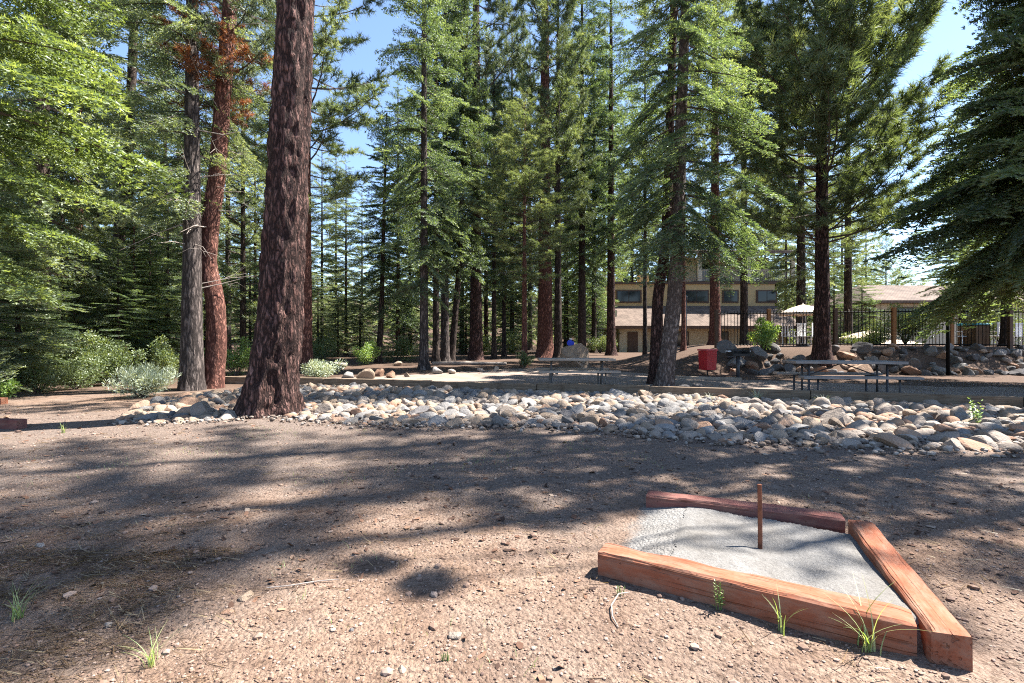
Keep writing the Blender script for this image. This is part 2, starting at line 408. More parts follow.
sc.view_settings.view_transform = 'Standard'; sc.view_settings.look = 'None'
sc.view_settings.gamma = 1; sc.view_settings.exposure = 2.2; sc.view_settings.use_curve_mapping = False
sc.render.engine = 'CYCLES'
cy = sc.cycles
cy.max_bounces = 8; cy.diffuse_bounces = 5; cy.glossy_bounces = 2; cy.transmission_bounces = 5; cy.transparent_max_bounces = 4
cy.use_denoising = False; cy.pixel_filter_type = 'BLACKMAN_HARRIS'; cy.filter_width = 1.1
try: cy.denoiser = 'OPENIMAGEDENOISE'; cy.denoising_input_passes = 'RGB_ALBEDO_NORMAL'
except Exception: pass
cy.use_adaptive_sampling = False
cy.caustics_reflective = False; cy.caustics_refractive = False
cy.sample_clamp_indirect = 6.0

# ------------------------------------------------------------------ ground
def axis_x():
    a = list(np.arange(0, 7, 0.045)); s = 0.05
    while a[-1] < 420: a.append(a[-1] + s); s *= 1.035
    a = np.array(a); return np.concatenate([-a[:0:-1], a])
def axis_y():
    a = list(np.arange(0.8, 10, 0.045)); s = 0.05
    while a[-1] < 480: a.append(a[-1] + s); s = min(s * 1.02, 12) if a[-1] > 45 else min(s * 1.02, 0.25)
    b = [0.8]; s = 0.1
    while b[-1] > -120: b.append(b[-1] - s); s *= 1.12
    return np.concatenate([np.array(b)[:0:-1], np.array(a)])
gx, gy = axis_x(), axis_y()
X, Y = np.meshgrid(gx, gy)
Z = terrain(X, Y)
nxv, nyv = len(gx), len(gy)
idx = np.arange(nxv * nyv).reshape(nyv, nxv)
Q = np.stack([idx[:-1, :-1], idx[:-1, 1:], idx[1:, 1:], idx[1:, :-1]], -1).reshape(-1, 4)
g = link('ground', mesh_from('ground', np.stack([X, Y, Z], -1).reshape(-1, 3), Q, [M['dirt']], smooth_shade=True))
_u, _v = pit_uv(X, Y)
_s = smooth((_u + 0.10) / 0.30) * smooth((1.12 - _u) / 0.04) * smooth((_v - 0.0) / 0.05) * smooth((0.98 - _v) / 0.05)
_a = g.data.attributes.new('sandy', 'FLOAT', 'POINT'); _a.data.foreach_set('value', np.ascontiguousarray(_s.ravel(), np.float32))
tag(g, None, None, kind='structure')

def sheet(name, inside, x0, x1, y0, y1, step, zf, mat):
    """a thin layer of another material on the ground, with a ragged edge"""
    xs = np.arange(x0, x1, step); ys = np.arange(y0, y1, step)
    X, Y = np.meshgrid(xs, ys); n = X.shape[1]
    msk = inside(X, Y)
    cell = msk[:-1, :-1] & msk[:-1, 1:] & msk[1:, 1:] & msk[1:, :-1]
    idx = np.arange(X.size).reshape(X.shape)
    Q = np.stack([idx[:-1, :-1], idx[:-1, 1:], idx[1:, 1:], idx[1:, :-1]], -1)[cell]
    used, inv = np.unique(Q, return_inverse=True)
    V = np.stack([X, Y, zf(X, Y)], -1).reshape(-1, 3)[used]
    o = link(name, mesh_from(name, V, inv.reshape(-1, 4), [mat], smooth_shade=True))
    tag(o, None, None, kind='structure'); return o

# timber edging: world polyline of its front foot
CURB = [(-8.1, 13.35), (-5.1, 12.95), (-2.1, 12.4), (0.6, 11.75), (3.15, 10.97), (6.1, 9.80), (9.1, 8.53), (12.4, 7.1)]
cx = np.array([p[0] for p in CURB]); cyv = np.array([p[1] for p in CURB])
def curb_y(x): return np.interp(x, cx, cyv)
FAR = [(px, d) for px, d in [(-7.0, 15.2), (-4, 16.2), (-1.5, 18.5), (0.5, 20.0), (2.6, 20.3), (5.0, 17.6), (8, 14.6), (12, 12.6), (20, 11.5)]]
fx_ = np.array([p[0] for p in FAR]); fy_ = np.array([p[1] for p in FAR])
def lane_in(X, Y):
    n = 0.9 * fbm(X * 0.7, Y * 0.7, 7) + 0.25 * fbm(X * 4, Y * 4, 8)
    return (Y > curb_y(X) + 0.02) & (Y < np.interp(X, fx_, fy_) + n) & (X > -6.8 + n) & (X < 19)
sheet('gravel_lane', lane_in, -9, 20, 6, 23, 0.08, lambda X, Y: terrain(X, Y) + 0.006, M['lane'])

# ------------------------------------------------------------------ pebbles and litter (nobody could count them)
def scatter_ground(n, dmin, dmax, ang=0.95):
    """points spread evenly over the picture's foreground"""
    d = dmin * (dmax / dmin) ** RNG.random(n)
    x = (RNG.random(n) * 2 - 1) * 1.15 * d
    return x, d
_ico = np.array([(0, 0, 1), (0.894, 0, 0.447), (0.276, 0.851, 0.447), (-0.724, 0.526, 0.447), (-0.724, -0.526, 0.447), (0.276, -0.851, 0.447),
                 (0.724, 0.526, -0.447), (-0.276, 0.851, -0.447), (-0.894, 0, -0.447), (-0.276, -0.851, -0.447), (0.724, -0.526, -0.447), (0, 0, -1)])
_icf = np.array([(0, 1, 2), (0, 2, 3), (0, 3, 4), (0, 4, 5), (0, 5, 1), (1, 6, 2), (2, 7, 3), (3, 8, 4), (4, 9, 5), (5, 10, 1),
                 (6, 7, 2), (7, 8, 3), (8, 9, 4), (9, 10, 5), (10, 6, 1), (11, 7, 6), (11, 8, 7), (11, 9, 8), (11, 10, 9), (11, 6, 10)])
def pebbles():
    n = 26000
    x, y = scatter_ground(n, 1.3, 9.5)
    keep = y < curb_y(x) - 2.2
    u, v = pit_uv(x, y)
    keep &= ~((u > -0.1) & (u < 1.2) & (v > -0.05) & (v < 1.15))
    x, y = x[keep], y[keep]; n = len(x)
    r = 0.0035 + 0.006 * RNG.random(n) ** 3 + 0.016 * (RNG.random(n) > 0.985) * RNG.random(n)
    r *= (0.7 + 0.14 * y)
    sq = np.stack([0.7 + 0.6 * RNG.random(n), 0.7 + 0.6 * RNG.random(n), 0.45 + 0.35 * RNG.random(n)], -1)
    P = _ico[None] * (1 + 0.35 * (RNG.random((n, 12, 1)) - 0.5)) * (r[:, None] * sq)[:, None, :]
    a = RNG.random(n) * 2 * PI; ca, sa = np.cos(a)[:, None], np.sin(a)[:, None]
    px = P[..., 0] * ca - P[..., 1] * sa; py = P[..., 0] * sa + P[..., 1] * ca
    V = np.stack([px + x[:, None], py + y[:, None], P[..., 2] + (terrain(x, y) + r * 0.25)[:, None]], -1).reshape(-1, 3)
    T = (_icf[None] + (np.arange(n) * 12)[:, None, None]).reshape(-1, 3)
    t = NT('pebbles'); at_ = t.n('ShaderNodeAttribute', attribute_name='tint')
    c = t.ramp(at_.outputs['Fac'], [(0.0, (0.11, 0.07, 0.055)), (0.3, (0.24, 0.155, 0.11)), (0.7, (0.30, 0.205, 0.155)), (1.0, (0.37, 0.285, 0.23))])
    m = mesh_from('pebbles', V, T, [t.surf(c, 0.9, gain=0.75)], tint=np.repeat(RNG.random(n), 20))
    tag(link('pebbles', m), 'small pebbles and grit scattered over the bare dirt', 'pebbles', kind='stuff')
pebbles()

def needle_litter():
    n = 15000
    x, y = scatter_ground(n, 1.3, 9.0)
    dens = np.where((x < -1.0 - 0.25 * y) & (y < 3.2), 1.0, 0.22) * (fbm(x * 1.1, y * 1.1, 12) > -0.25)
    u, v = pit_uv(x, y)
    keep = (RNG.random(n) < dens) & (y < curb_y(x) - 2.2) & ~((u > -0.1) & (u < 1.2) & (v > -0.05) & (v < 1.15))
    x, y = x[keep], y[keep]
    # a thick patch in the lower left corner
    k = 4200; x2 = -2.9 + 1.9 * RNG.random(k); y2 = 1.45 + 1.3 * RNG.random(k)
    ok = fbm(x2 * 2.0, y2 * 2.0, 14) > -0.05
    x, y = np.concatenate([x, x2[ok]]), np.concatenate([y, y2[ok]]); n = len(x)
    a = np.where(RNG.random(n) < 0.6, 0.35 + 0.5 * RNG.normal(size=n), RNG.random(n) * PI); L = 0.03 + 0.09 * RNG.random(n); wd = 0.0011 + 0.0012 * RNG.random(n)
    wd *= 0.6 + 0.2 * y
    dx, dy = np.cos(a) * L / 2, np.sin(a) * L / 2; nx, ny = -np.sin(a) * wd, np.cos(a) * wd
    z0 = terrain(x - dx, y - dy) + 0.004 + 0.008 * RNG.random(n); z1 = terrain(x + dx, y + dy) + 0.004 + 0.012 * RNG.random(n)
    V = np.stack([np.stack([x - dx + nx, y - dy + ny, z0], -1), np.stack([x - dx - nx, y - dy - ny, z0 + wd], -1),
                  np.stack([x + dx - nx * .5, y + dy - ny * .5, z1 + wd], -1), np.stack([x + dx + nx * .5, y + dy + ny * .5, z1], -1)], 1).reshape(-1, 3)
    T = np.arange(n * 4).reshape(-1, 4)
    m = mesh_from('needle_litter', V, T, [M['straw']], tint=RNG.random(n))
    tag(link('needle_litter', m), 'dry pine needles littering the dirt, thickest in the lower left corner', 'needle litter', kind='stuff')
needle_litter()

def debris():
    n = 5200
    x, y = scatter_ground(n, 1.3, 9.0)
    u, v = pit_uv(x, y)
    keep = (y < curb_y(x) - 2.2) & ~((u > -0.06) & (u < 1.2) & (v > -0.12) & (v < 1.15)) & (fbm(x * .9, y * .9, 44) > -0.28 + 0.5 * RNG.random(n))
    x, y = x[keep], y[keep]; n = len(x)
    L = (0.006 + 0.020 * RNG.random(n) ** 2.5) * (0.75 + 0.13 * y); W = L * (0.25 + 0.6 * RNG.random(n)); a = RNG.random(n) * 6.28
    tl = RNG.normal(size=n) * 0.35; z = terrain(x, y) + 0.004
    ca, sa = np.cos(a), np.sin(a); V = []
    for (p, q) in ((-1, -.6), (.1, -1), (1, -.2), (.7, .8), (-.6, 1)):
        V.append(np.stack([x + p * L * ca - q * W * sa, y + p * L * sa + q * W * ca, z + p * L * tl + 0.3 * W * RNG.random(n)], -1))
    V = np.stack(V, 1).reshape(-1, 3); o = (np.arange(n) * 5)[:, None]
    T = np.concatenate([o + np.array([0, 1, 2]), o + np.array([0, 2, 3]), o + np.array([0, 3, 4])])
    t = NT('bark_chips'); at_ = t.n('ShaderNodeAttribute', attribute_name='tint')
    c = t.ramp(at_.outputs['Fac'], [(0.0, (0.035, 0.02, 0.014)), (0.5, (0.11, 0.055, 0.033)), (0.85, (0.21, 0.12, 0.075)), (1.0, (0.34, 0.26, 0.19))])
    r_ = RNG.random(n)
    m = mesh_from('bark_litter', V, T, [t.surf(c, 0.9)], tint=np.concatenate([r_, r_, r_]))
    tag(link('bark_litter', m), 'dark chips of bark and cone scales littering the dirt', 'litter', kind='stuff')
debris()

def blades(pts, h, wd, lean, seed, n_seg=4):
    """grass blades as bent tapered strips"""
    r = np.random.default_rng(seed); V = []; T = []; tint = []
    for (x, y, z) in pts:
        a = r.random() * 2 * PI; hh = h * (0.5 + 0.8 * r.random()); ln = lean * (0.3 + r.random())
        ux, uy = math.cos(a), math.sin(a); o = len(V); tv = r.random(); ww = wd * (0.6 + 0.8 * r.random())
        for k in range(n_seg + 1):
            s = k / n_seg; off = ln * hh * s * s
            zz = z + hh * (s - 0.25 * ln * s * s); ws = ww * (1 - s * 0.95)
            V += [(x + ux * off - uy * ws, y + uy * off + ux * ws, zz), (x + ux * off + uy * ws, y + uy * off - ux * ws, zz)]
        for k in range(n_seg):
            T.append((o + 2 * k, o + 2 * k + 1, o + 2 * k + 3, o + 2 * k + 2)); tint.append(tv)
    return np.array(V), np.array(T), np.array(tint)

def grass_stuff():
    pts = []
    for _ in range(5200):
        k = random.random()
        if k < 0.30: x = random.uniform(-3.0, -1.2); y = random.uniform(1.5, 2.6); th = 0.10
        elif k < 0.75: y = random.uniform(4.0, 7.0); x = random.uniform(-4.0, 1.5); th = 0.16
        else: y = random.uniform(1.6, 7); x = random.uniform(-1.1, 1.1) * y; th = 0.28
        if fbm(x * 1.3, y * 1.3, 20) > th and (y < curb_y(x) - 2.6):
            u, v = pit_uv(x, y)
            if -0.1 < u < 1.25 and -0.1 < v < 1.2: continue
            pts.append((x, y, tz(x, y) - 0.003))
    V, T, ti = blades(pts, 0.045, 0.0016, 0.8, 3)
    tag(link('short_grass', mesh_from('short_grass', V, T, [M['weed']], tint=ti * 0.8)), 'thin short green grass sprouting in patches of the dirt', 'grass', kind='stuff')
grass_stuff()

# ------------------------------------------------------------------ foliage templates (one branch along +x, about L metres long)
def tri_spray(base, dirs, ln, wd, rng):
    """thin triangles: base (n,3), unit dirs (n,3), lengths, widths"""
    n = len(base)
    r = rng.normal(size=(n, 3)); side = np.cross(dirs, r); side /= np.linalg.norm(side, axis=1, keepdims=True) + 1e-9
    ln = np.asarray(ln).reshape(-1, 1); wd = np.asarray(wd).reshape(-1, 1)
    return np.stack([base - side * wd / 2, base + side * wd / 2, base + dirs * ln], 1)

def flat_branch(rng, L=2.6, g=1.0, droop=0.35, lat=0.42, hang=0.12, wide=1.0, thin=1.0):
    """fir or cedar bough: laterals in a flat spray, each with side twigs set with needles"""
    bases = []; dirs = []; lens = []; tints = []; limbs = []
    def axis(t): return np.array([L * t * (1 - 0.06 * t), 0.0, -droop * L * (t ** 1.7) * 0.6 + 0.10 * L * max(0, t - 0.7)])
    limbs.append(([axis(t) for t in np.linspace(0, 1, 5)], 0.012 * L, 0.002))
    sp = 0.13 * g ** 0.5
    nl = int(L * 0.9 / sp)
    for k in range(nl):
        t = 0.12 + 0.88 * (k + rng.random() * 0.6) / nl
        if rng.random() < 0.10: continue
        p0 = axis(t); tb = rng.normal() * 0.16
        for sgn in (-1, 1):
            ll = L * lat * (1.05 - t) ** 0.7 * min(1, (t + 0.05) * 3.0) * (0.7 + 0.5 * rng.random())
            ll = max(ll, 0.10)
            ang = math.radians(52 + rng.normal() * 9)
            dv = np.array([math.cos(ang), sgn * math.sin(ang), rng.normal() * 0.10])
            ns = max(2, int(ll / (0.075 * g ** 0.6)))
            for j in range(ns):
                s = (j + rng.random() * 0.5) / ns
                q = p0 + dv * ll * s + np.array([0, 0, -hang * ll * s * s * 1.5])
                tl = (0.05 + 0.26 * ll * (1 - s)) * (0.7 + 0.6 * rng.random())
                for sg2 in (-1, 1):
                    a2 = ang * sgn + sg2 * math.radians(48 + rng.normal() * 10)
                    d2 = np.array([math.cos(a2), math.sin(a2), rng.normal() * 0.14 - hang])
                    nk = max(2, int(tl / (0.040 * g)))
                    ss = (np.arange(nk) + 0.3) / nk
                    bb = q + d2 * (tl * ss)[:, None]
                    for sg3 in (-1, 1):
                        a3 = a2 + sg3 * 0.62
                        dd = np.stack([np.full(nk, math.cos(a3)), np.full(nk, math.sin(a3)), rng.normal(size=nk) * 0.35], 1)
                        dd /= np.linalg.norm(dd, axis=1, keepdims=True)
                        bases.append(bb); dirs.append(dd); lens.append(np.full(nk, 0.064 * g ** 0.8 * wide) * (1.1 - 0.4 * ss))
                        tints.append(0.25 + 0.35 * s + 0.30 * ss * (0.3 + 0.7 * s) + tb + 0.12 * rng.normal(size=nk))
    B = np.concatenate(bases); D = np.concatenate(dirs); Ln = np.concatenate(lens)
    return tri_spray(B, D, Ln, Ln * 0.40 * thin, rng).astype(np.float32), np.concatenate(tints).astype(np.float32), limbs

def pine_branch(rng, L=2.6, g=1.0, up=0.25, nl=0.17):
    """pine bough: bare inner wood, bottle-brush tufts of long needles on the outer twigs"""
    bases = []; dirs = []; lens = []; tints = []; limbs = []
    def axis(t): return np.array([L * t, 0.05 * L * math.sin(3 * t), up * L * (t ** 1.8)])
    limbs.append(([axis(t) for t in np.linspace(0, 1, 5)], 0.013 * L, 0.005))
    twigs = []
    n1 = max(5, int(L / 0.17))
    for k in range(n1):
        t = 0.28 + 0.72 * (k + rng.random()) / n1
        p = axis(t)
        ll = (0.25 + 0.55 * (1 - t)) * L * 0.34 * (0.6 + 0.8 * rng.random())
        yaw = (1 if k % 2 else -1) * math.radians(48 + rng.normal() * 14)
        d = np.array([math.cos(yaw), math.sin(yaw), 0.25 + 0.25 * rng.normal()]); d /= np.linalg.norm(d)
        twigs.append((p, d, ll))
        if ll > 0.22:
            for q in range(2):
                s = 0.35 + 0.5 * rng.random(); y2 = yaw + (1 if q else -1) * 0.7
                d2 = np.array([math.cos(y2), math.sin(y2), 0.35 + 0.2 * rng.normal()]); d2 /= np.linalg.norm(d2)
                twigs.append((p + d * ll * s, d2, ll * 0.5))
    twigs.append((axis(0.9), np.array([0.9, 0, 0.4]), L * 0.1))
    for (p, d, ll) in twigs:
        e = p + d * ll
        if g < 1.6: limbs.append(([p, e], 0.008, 0.003))
        fl = min(ll + 0.05, 0.14 + 0.35 * ll); nk = max(6, int((28 + 90 * fl) / g))
        s = rng.random(nk); bb = e - d * (fl * s)[:, None]
        r = rng.normal(size=(nk, 3)); r /= np.linalg.norm(r, axis=1, keepdims=True)
        dd = d * (0.75 - 0.55 * s)[:, None] + r * 0.75 + np.array([0, 0, 0.12]); dd /= np.linalg.norm(dd, axis=1, keepdims=True)
        bases.append(bb); dirs.append(dd); lens.append(nl * (0.75 + 0.4 * rng.random(nk)))
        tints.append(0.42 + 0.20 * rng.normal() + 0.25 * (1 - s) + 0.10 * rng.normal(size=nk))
    B = np.concatenate(bases); D = np.concatenate(dirs); Ln = np.concatenate(lens)
    return tri_spray(B, D, Ln, Ln * 0.085 * g ** 0.7, rng).astype(np.float32), np.concatenate(tints).astype(np.float32), limbs

TEMPL = {}
def templates(kind, g):
    key = (kind, g)
    if key not in TEMPL:
        r = np.random.default_rng(abs(hash(kind)) % 1000 if False else sum(map(ord, kind)) + int(g * 10))
        mk = {'fir': lambda: flat_branch(r, 2.6, g, 0.30, 0.42, 0.10), 'cedar': lambda: flat_branch(r, 2.6, g, 0.55, 0.46, 0.40, 1.15, 1.1),
              'hemfir': lambda: flat_branch(r, 2.6, g, 0.55, 0.40, 0.22), 'pine': lambda: pine_branch(r, 2.6, g, 0.22, 0.17), 'uppine': lambda: pine_branch(r, 2.6, g, 0.42, 0.20)}[kind]
        TEMPL[key] = [mk() for _ in range(4)]
    return TEMPL[key]

def crown_arrays(kind, H, R, g=1.0, per_m=12, seed=0, profile='cone', pitch=(-0.25, 0.5), stem=0.12, sector=None, keep=1.0, tscale=1.0):
    """all the boughs of a crown H tall, R wide, from z = 0"""
    r = np.random.default_rng(seed); tm = templates(kind, g)
    Vs = []; Ts = []; LV = []; LF = []; lo = 0
    n = int(H * per_m); az = r.random() * 6.28
    for i in range(n):
        u = (i + r.random()) / n
        az += 2.4 + r.normal() * 0.35
        if r.random() > keep: continue
        if sector is not None:
            d = (az - sector[0] + PI) % (2 * PI) - PI
            if abs(d) > sector[1]: continue
        if profile == 'cone': rad = R * (1 - u) ** 0.75 * (0.82 + 0.18 * min(1, u * 8))
        elif profile == 'column': rad = R * min(1, (u + 0.25) * 2.0) * (1 - u) ** 0.45
        else: rad = R * min(1, 0.55 + 1.2 * u) * (1 - u) ** 0.55
        rad = max(0.25, rad * (0.62 + 0.5 * r.random()))
        P, tt, limbs = tm[r.integers(len(tm))]
        s = rad / 2.6
        sxy = s; sz = s
        pt = pitch[0] + (pitch[1] - pitch[0]) * u + r.normal() * 0.10
        roll = r.normal() * 0.30
        Rm = np.array(Matrix.Rotation(az, 3, 'Z') @ Matrix.Rotation(-pt, 3, 'Y') @ Matrix.Rotation(roll, 3, 'X'))
        A = (Rm * s).astype(np.float32)
        c = np.array([math.cos(az) * stem * 0.3, math.sin(az) * stem * 0.3, u * H], np.float32)
        # keep needles their natural size on short boughs: thin the bough out instead of shrinking needles away
        if s < 0.75:
            m = r.random(len(P)) < max(0.22, s ** 1.5)
            P = P[m]; tt2 = tt[m]
            ctr = P[:, :1]; P = ctr + (P - ctr) * min(1.9, (1 / s) ** 0.75)
        else: tt2 = tt
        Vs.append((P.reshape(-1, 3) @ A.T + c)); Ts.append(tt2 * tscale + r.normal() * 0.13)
        for (pts, r0, r1) in limbs:
            pts = np.array(pts) @ A.T + c; k = len(pts)
            for q, p in enumerate(pts):
                rr = (r0 + (r1 - r0) * q / (k - 1)) * max(s, 0.5)
                for j in range(3):
                    a = 2.094 * j; LV.append((p[0] + rr * math.cos(a) * -math.sin(az), p[1] + rr * math.cos(a) * math.cos(az), p[2] + rr * math.sin(a)))
            for q in range(k - 1):
                for j in range(3):
                    a0 = lo + q * 3 + j; a1 = lo + q * 3 + (j + 1) % 3
                    LF.append((a0, a1, a1 + 3)); LF.append((a0, a1 + 3, a0 + 3))
            lo += 3 * k
    V = np.concatenate(Vs); nV = len(V)
    T = np.arange(nV).reshape(-1, 3); ti = np.concatenate(Ts)
    if LV:
        V = np.concatenate([V, np.array(LV, np.float32)]); LFa = np.array(LF) + nV
        mi = np.concatenate([np.zeros(len(T), int), np.ones(len(LFa), int)]); ti = np.concatenate([ti, np.zeros(len(LFa))])
        T = np.concatenate([T, LFa])
    else: mi = np.zeros(len(T), int)
    return V, T, mi, ti
NTRI = [0]
def crown_mesh(mat, *a, **k):
    V, T, mi, ti = crown_arrays(*a, **k); NTRI[0] += len(T)
    return mesh_from('crown', V, T, [mat, M['limb']], mi, ti)

# shared crowns, 12 m tall and 2.6 m in radius, copied and scaled
LIB = {}
def lib(kind, variant, g):
    key = (kind, variant, g)
    if key in LIB: return LIB[key]
    sd = variant * 37 + sum(map(ord, kind))
    if kind == 'fir': m = crown_mesh(M['fir'], 'fir', 12, 2.6, g, 10.5, sd, 'column', (-0.30, 0.45), tscale=0.95)
    elif kind == 'greyfir': m = crown_mesh(M['fir_grey'], 'fir', 12, 2.6, g, 8.2, sd, 'column', (-0.22, 0.45))
    elif kind == 'pine': m = crown_mesh(M['pine'], 'pine', 12, 2.6, g, 9.5, sd, 'column', (-0.10, 0.7))
    elif kind == 'darkpine': m = crown_mesh(M['pine_dark'], 'pine', 12, 2.6, g, 9.5, sd, 'column', (-0.10, 0.7))
    elif kind == 'cedar': m = crown_mesh(M['cedar'], 'cedar', 12, 2.6, g, 15, sd, 'cone', (-0.1, 0.6))
    elif kind == 'sparse': m = crown_mesh(M['pine_dark'], 'pine', 12, 2.6, g, 6.0, sd, 'column', (-0.15, 0.5))
    LIB[key] = m
    return m

# ------------------------------------------------------------------ trunks
def trunk_mesh(H, r0, r1, bark, path=None, seg=20, dz=0.25, flare=0.45, rough=0.06, ridges=9, seed=0, zmax=None, stubs=0, stub_z=(2, 6), stub_len=(0.3, 0.9)):
    r = np.random.default_rng(seed + 100)
    top = min(H, zmax or H)
    zs = [-0.25, -0.1]; z = 0.0
    while z < top: zs.append(z); z += dz * (0.35 if z < 0.8 else 1) * (1 + 0.06 * max(0, z - 8))
    zs.append(top); zs = np.array(zs)
    th = np.arange(seg) / seg * 2 * PI
    TH, ZZ = np.meshgrid(th, zs)
    rad = r0 + (r1 - r0) * np.clip(ZZ, 0, H) / H
    lob = 1 + 0.35 * np.sin(TH * 5 + seed) * np.sin(TH * 2 + 1.3 * seed)
    rad = rad * (1 + flare * np.exp(-np.clip(ZZ, -0.1, 99) / 0.28) * lob + 0.12 * np.exp(-np.clip(ZZ, 0, 99) / 1.2))
    # rough bark: periodic round the trunk, stretched along it
    def pn(freq, zf, s):
        a = vnoise(TH / (2 * PI) * freq, ZZ * zf, s); b = vnoise((TH / (2 * PI) - 1) * freq, ZZ * zf, s)
        wgt = TH / (2 * PI); return a * (1 - wgt) + b * wgt
    rad = rad * (1 + rough * (-np.abs(pn(ridges, 0.9, seed)) * 2.6 + 0.55 + 1.5 * pn(ridges * 2.3, 6.0, seed + 3)))
    ox = np.zeros_like(zs); oy = np.zeros_like(zs)
    if path is not None:
        pz = [p[0] for p in path]; ox = np.interp(zs, pz, [p[1] for p in path]); oy = np.interp(zs, pz, [p[2] for p in path])
        k = np.array([0.25, 0.5, 0.25])
        for _ in range(3): ox[1:-1] = np.convolve(ox, k, 'valid'); oy[1:-1] = np.convolve(oy, k, 'valid')
    V = np.stack([rad * np.cos(TH) + ox[:, None], rad * np.sin(TH) + oy[:, None], ZZ], -1).reshape(-1, 3)
    nz = len(zs); idx = np.arange(nz * seg).reshape(nz, seg); nx = np.roll(idx, -1, 1)
    Q = np.stack([idx[:-1], nx[:-1], nx[1:], idx[1:]], -1).reshape(-1, 4)
    mi = np.zeros(len(Q), int)
    if stubs:
        LV = []; LF = []; o = len(V)
        for _ in range(stubs):
            z = r.uniform(*stub_z); a = r.random() * 6.28; ln = r.uniform(*stub_len)
            rr = (r0 + (r1 - r0) * z / H) * 0.8
            p = np.array([np.interp(z, zs, ox) + rr * math.cos(a), np.interp(z, zs, oy) + rr * math.sin(a), z])
            d = np.array([math.cos(a), math.sin(a), r.normal() * 0.3 - 0.05])
            branches = [(p, d, ln, 0.011 + 0.008 * r.random())]
            for q in range(r.integers(1, 4)):
                s = 0.3 + 0.6 * r.random(); a2 = a + r.normal() * 0.8
                branches.append((p + d * ln * s, np.array([math.cos(a2), math.sin(a2), r.normal() * 0.5]), ln * 0.45, 0.006))
            for (b0, dd, l2, w0) in branches:
                pts = [b0, b0 + dd * l2 * 0.5 + np.array([0, 0, r.normal() * 0.06 * l2]), b0 + dd * l2 + np.array([0, 0, r.normal() * 0.2 * l2])]
                for q, pp in enumerate(pts):
                    wq = w0 * (1 - 0.4 * q)
                    for j in range(4):
                        aj = PI / 2 * j
                        LV.append(pp + wq * np.array([-math.sin(a) * math.cos(aj), math.cos(a) * math.cos(aj), math.sin(aj)]))
                for q in range(2):
                    for j in range(4):
                        a0 = o + q * 4 + j; a1 = o + q * 4 + (j + 1) % 4
                        LF.append((a0, a1, a1 + 4, a0 + 4))
                o += 12
        V = np.concatenate([V, np.array(LV)]); Q = np.concatenate([Q, np.array(LF)])
        mi = np.concatenate([mi, np.ones(len(LF), int)])
    return mesh_from('trunk', V, Q, [bark, M['deadwood']], mi, smooth_shade=True)

TREES = []
def tree(name, label, pos, H, dia, bark='bark_brown', crown=None, cb=4.0, R=2.6, variant=0, g=1.6, cat='tree', group=None, path=None,
         custom=None, seg=16, dz=0.3, seed=None, rough=0.05, ridges=9, stubs=0, stub_z=(2, 6), stub_len=(0.3, 0.9), flare=0.45, r1=None):
    seed = len(TREES) * 7 + 3 if seed is None else seed
    x, y, z = pos
    if custom is None and group is None and 13 <= H: H *= 1.22; R *= 1.18
    e = empty(name, (x, y, z)); tag(e, label, cat, group)
    r1 = dia * 0.10 if r1 is None else r1
    tm = trunk_mesh(H, dia / 2, r1, M[bark], path, seg, dz, flare, rough, ridges, seed, None, stubs, stub_z, stub_len)
    link('trunk', tm, e)
    if crown:
        kinds, mesh = (crown, lib(crown, variant, g)) if custom is None else (crown, custom)
        ox = oy = 0
        if path is not None:
            zc = cb + 0.3 * (H - cb); ox = np.interp(zc, [p[0] for p in path], [p[1] for p in path]); oy = np.interp(zc, [p[0] for p in path], [p[2] for p in path])
        if custom is None:
            c = link('crown', mesh, e, (ox, oy, cb), (0, 0, seed * 1.7), (R / 2.6, R / 2.6, (H - cb + 0.4) / 12))
        else:
            c = link('crown', mesh, e, (ox, oy, cb), (0, 0, 0))
    TREES.append(e); return e

def shrub(name, label, pos, R, H, mat, n, leaf=0.035, seed=0, stems=9, up=0.35, cat='shrub', thin=0.45):
    r = np.random.default_rng(seed); e = empty(name, pos); tag(e, label, cat)
    mb = MB(); ctrs = []
    for k in range(stems):
        a = r.random() * 6.28; q = r.random() ** .6 * R * .85; tip = np.array([math.cos(a) * q, math.sin(a) * q, H * (0.45 + 0.55 * r.random()) * (1.05 - 0.45 * (q / R) ** 2)])
        mid = tip * np.array([.35, .35, .5]); mb.tube([(0, 0, -.03), tuple(mid), tuple(tip)], [.014 * H + .004, .009 * H + .003, .003], 5)
        for j in range(4): ctrs.append((mid * (1 - j / 4) + tip * (j / 4), 0.16 * R + .12 * H * (1 - .5 * j / 4)))
        ctrs.append((tip, .16 * R))
    mb.build('stem', M['limb'], e)
    ci = r.integers(0, len(ctrs), n); C = np.array([c[0] for c in ctrs])[ci]; rad = np.array([c[1] for c in ctrs])[ci]
    v = r.normal(size=(n, 3)); v /= np.linalg.norm(v, axis=1, keepdims=True); B = C + v * (rad * r.random(n) ** .45)[:, None]; B[:, 2] = np.maximum(B[:, 2], .02)
    D = v * .7 + r.normal(size=(n, 3)) * .5 + np.array([0, 0, up]); D /= np.linalg.norm(D, axis=1, keepdims=True)
    L = leaf * (0.7 + 0.6 * r.random(n)); sd = np.cross(D, r.normal(size=(n, 3))); sd /= np.linalg.norm(sd, axis=1, keepdims=True)
    W = (L * thin)[:, None]; L = L[:, None]
    V = np.stack([B, B + D * L * .5 + sd * W * .5, B + D * L, B + D * L * .5 - sd * W * .5], 1).reshape(-1, 3)
    cl = r.normal(size=len(ctrs)) * .16
    link('foliage', mesh_from('foliage', V, np.arange(n * 4).reshape(-1, 4), [M[mat]], tint=0.5 + cl[ci] + r.normal(size=n) * .14), e)
    return e

# ------------------------------------------------------------------ the trees one can tell apart
G = ground_at
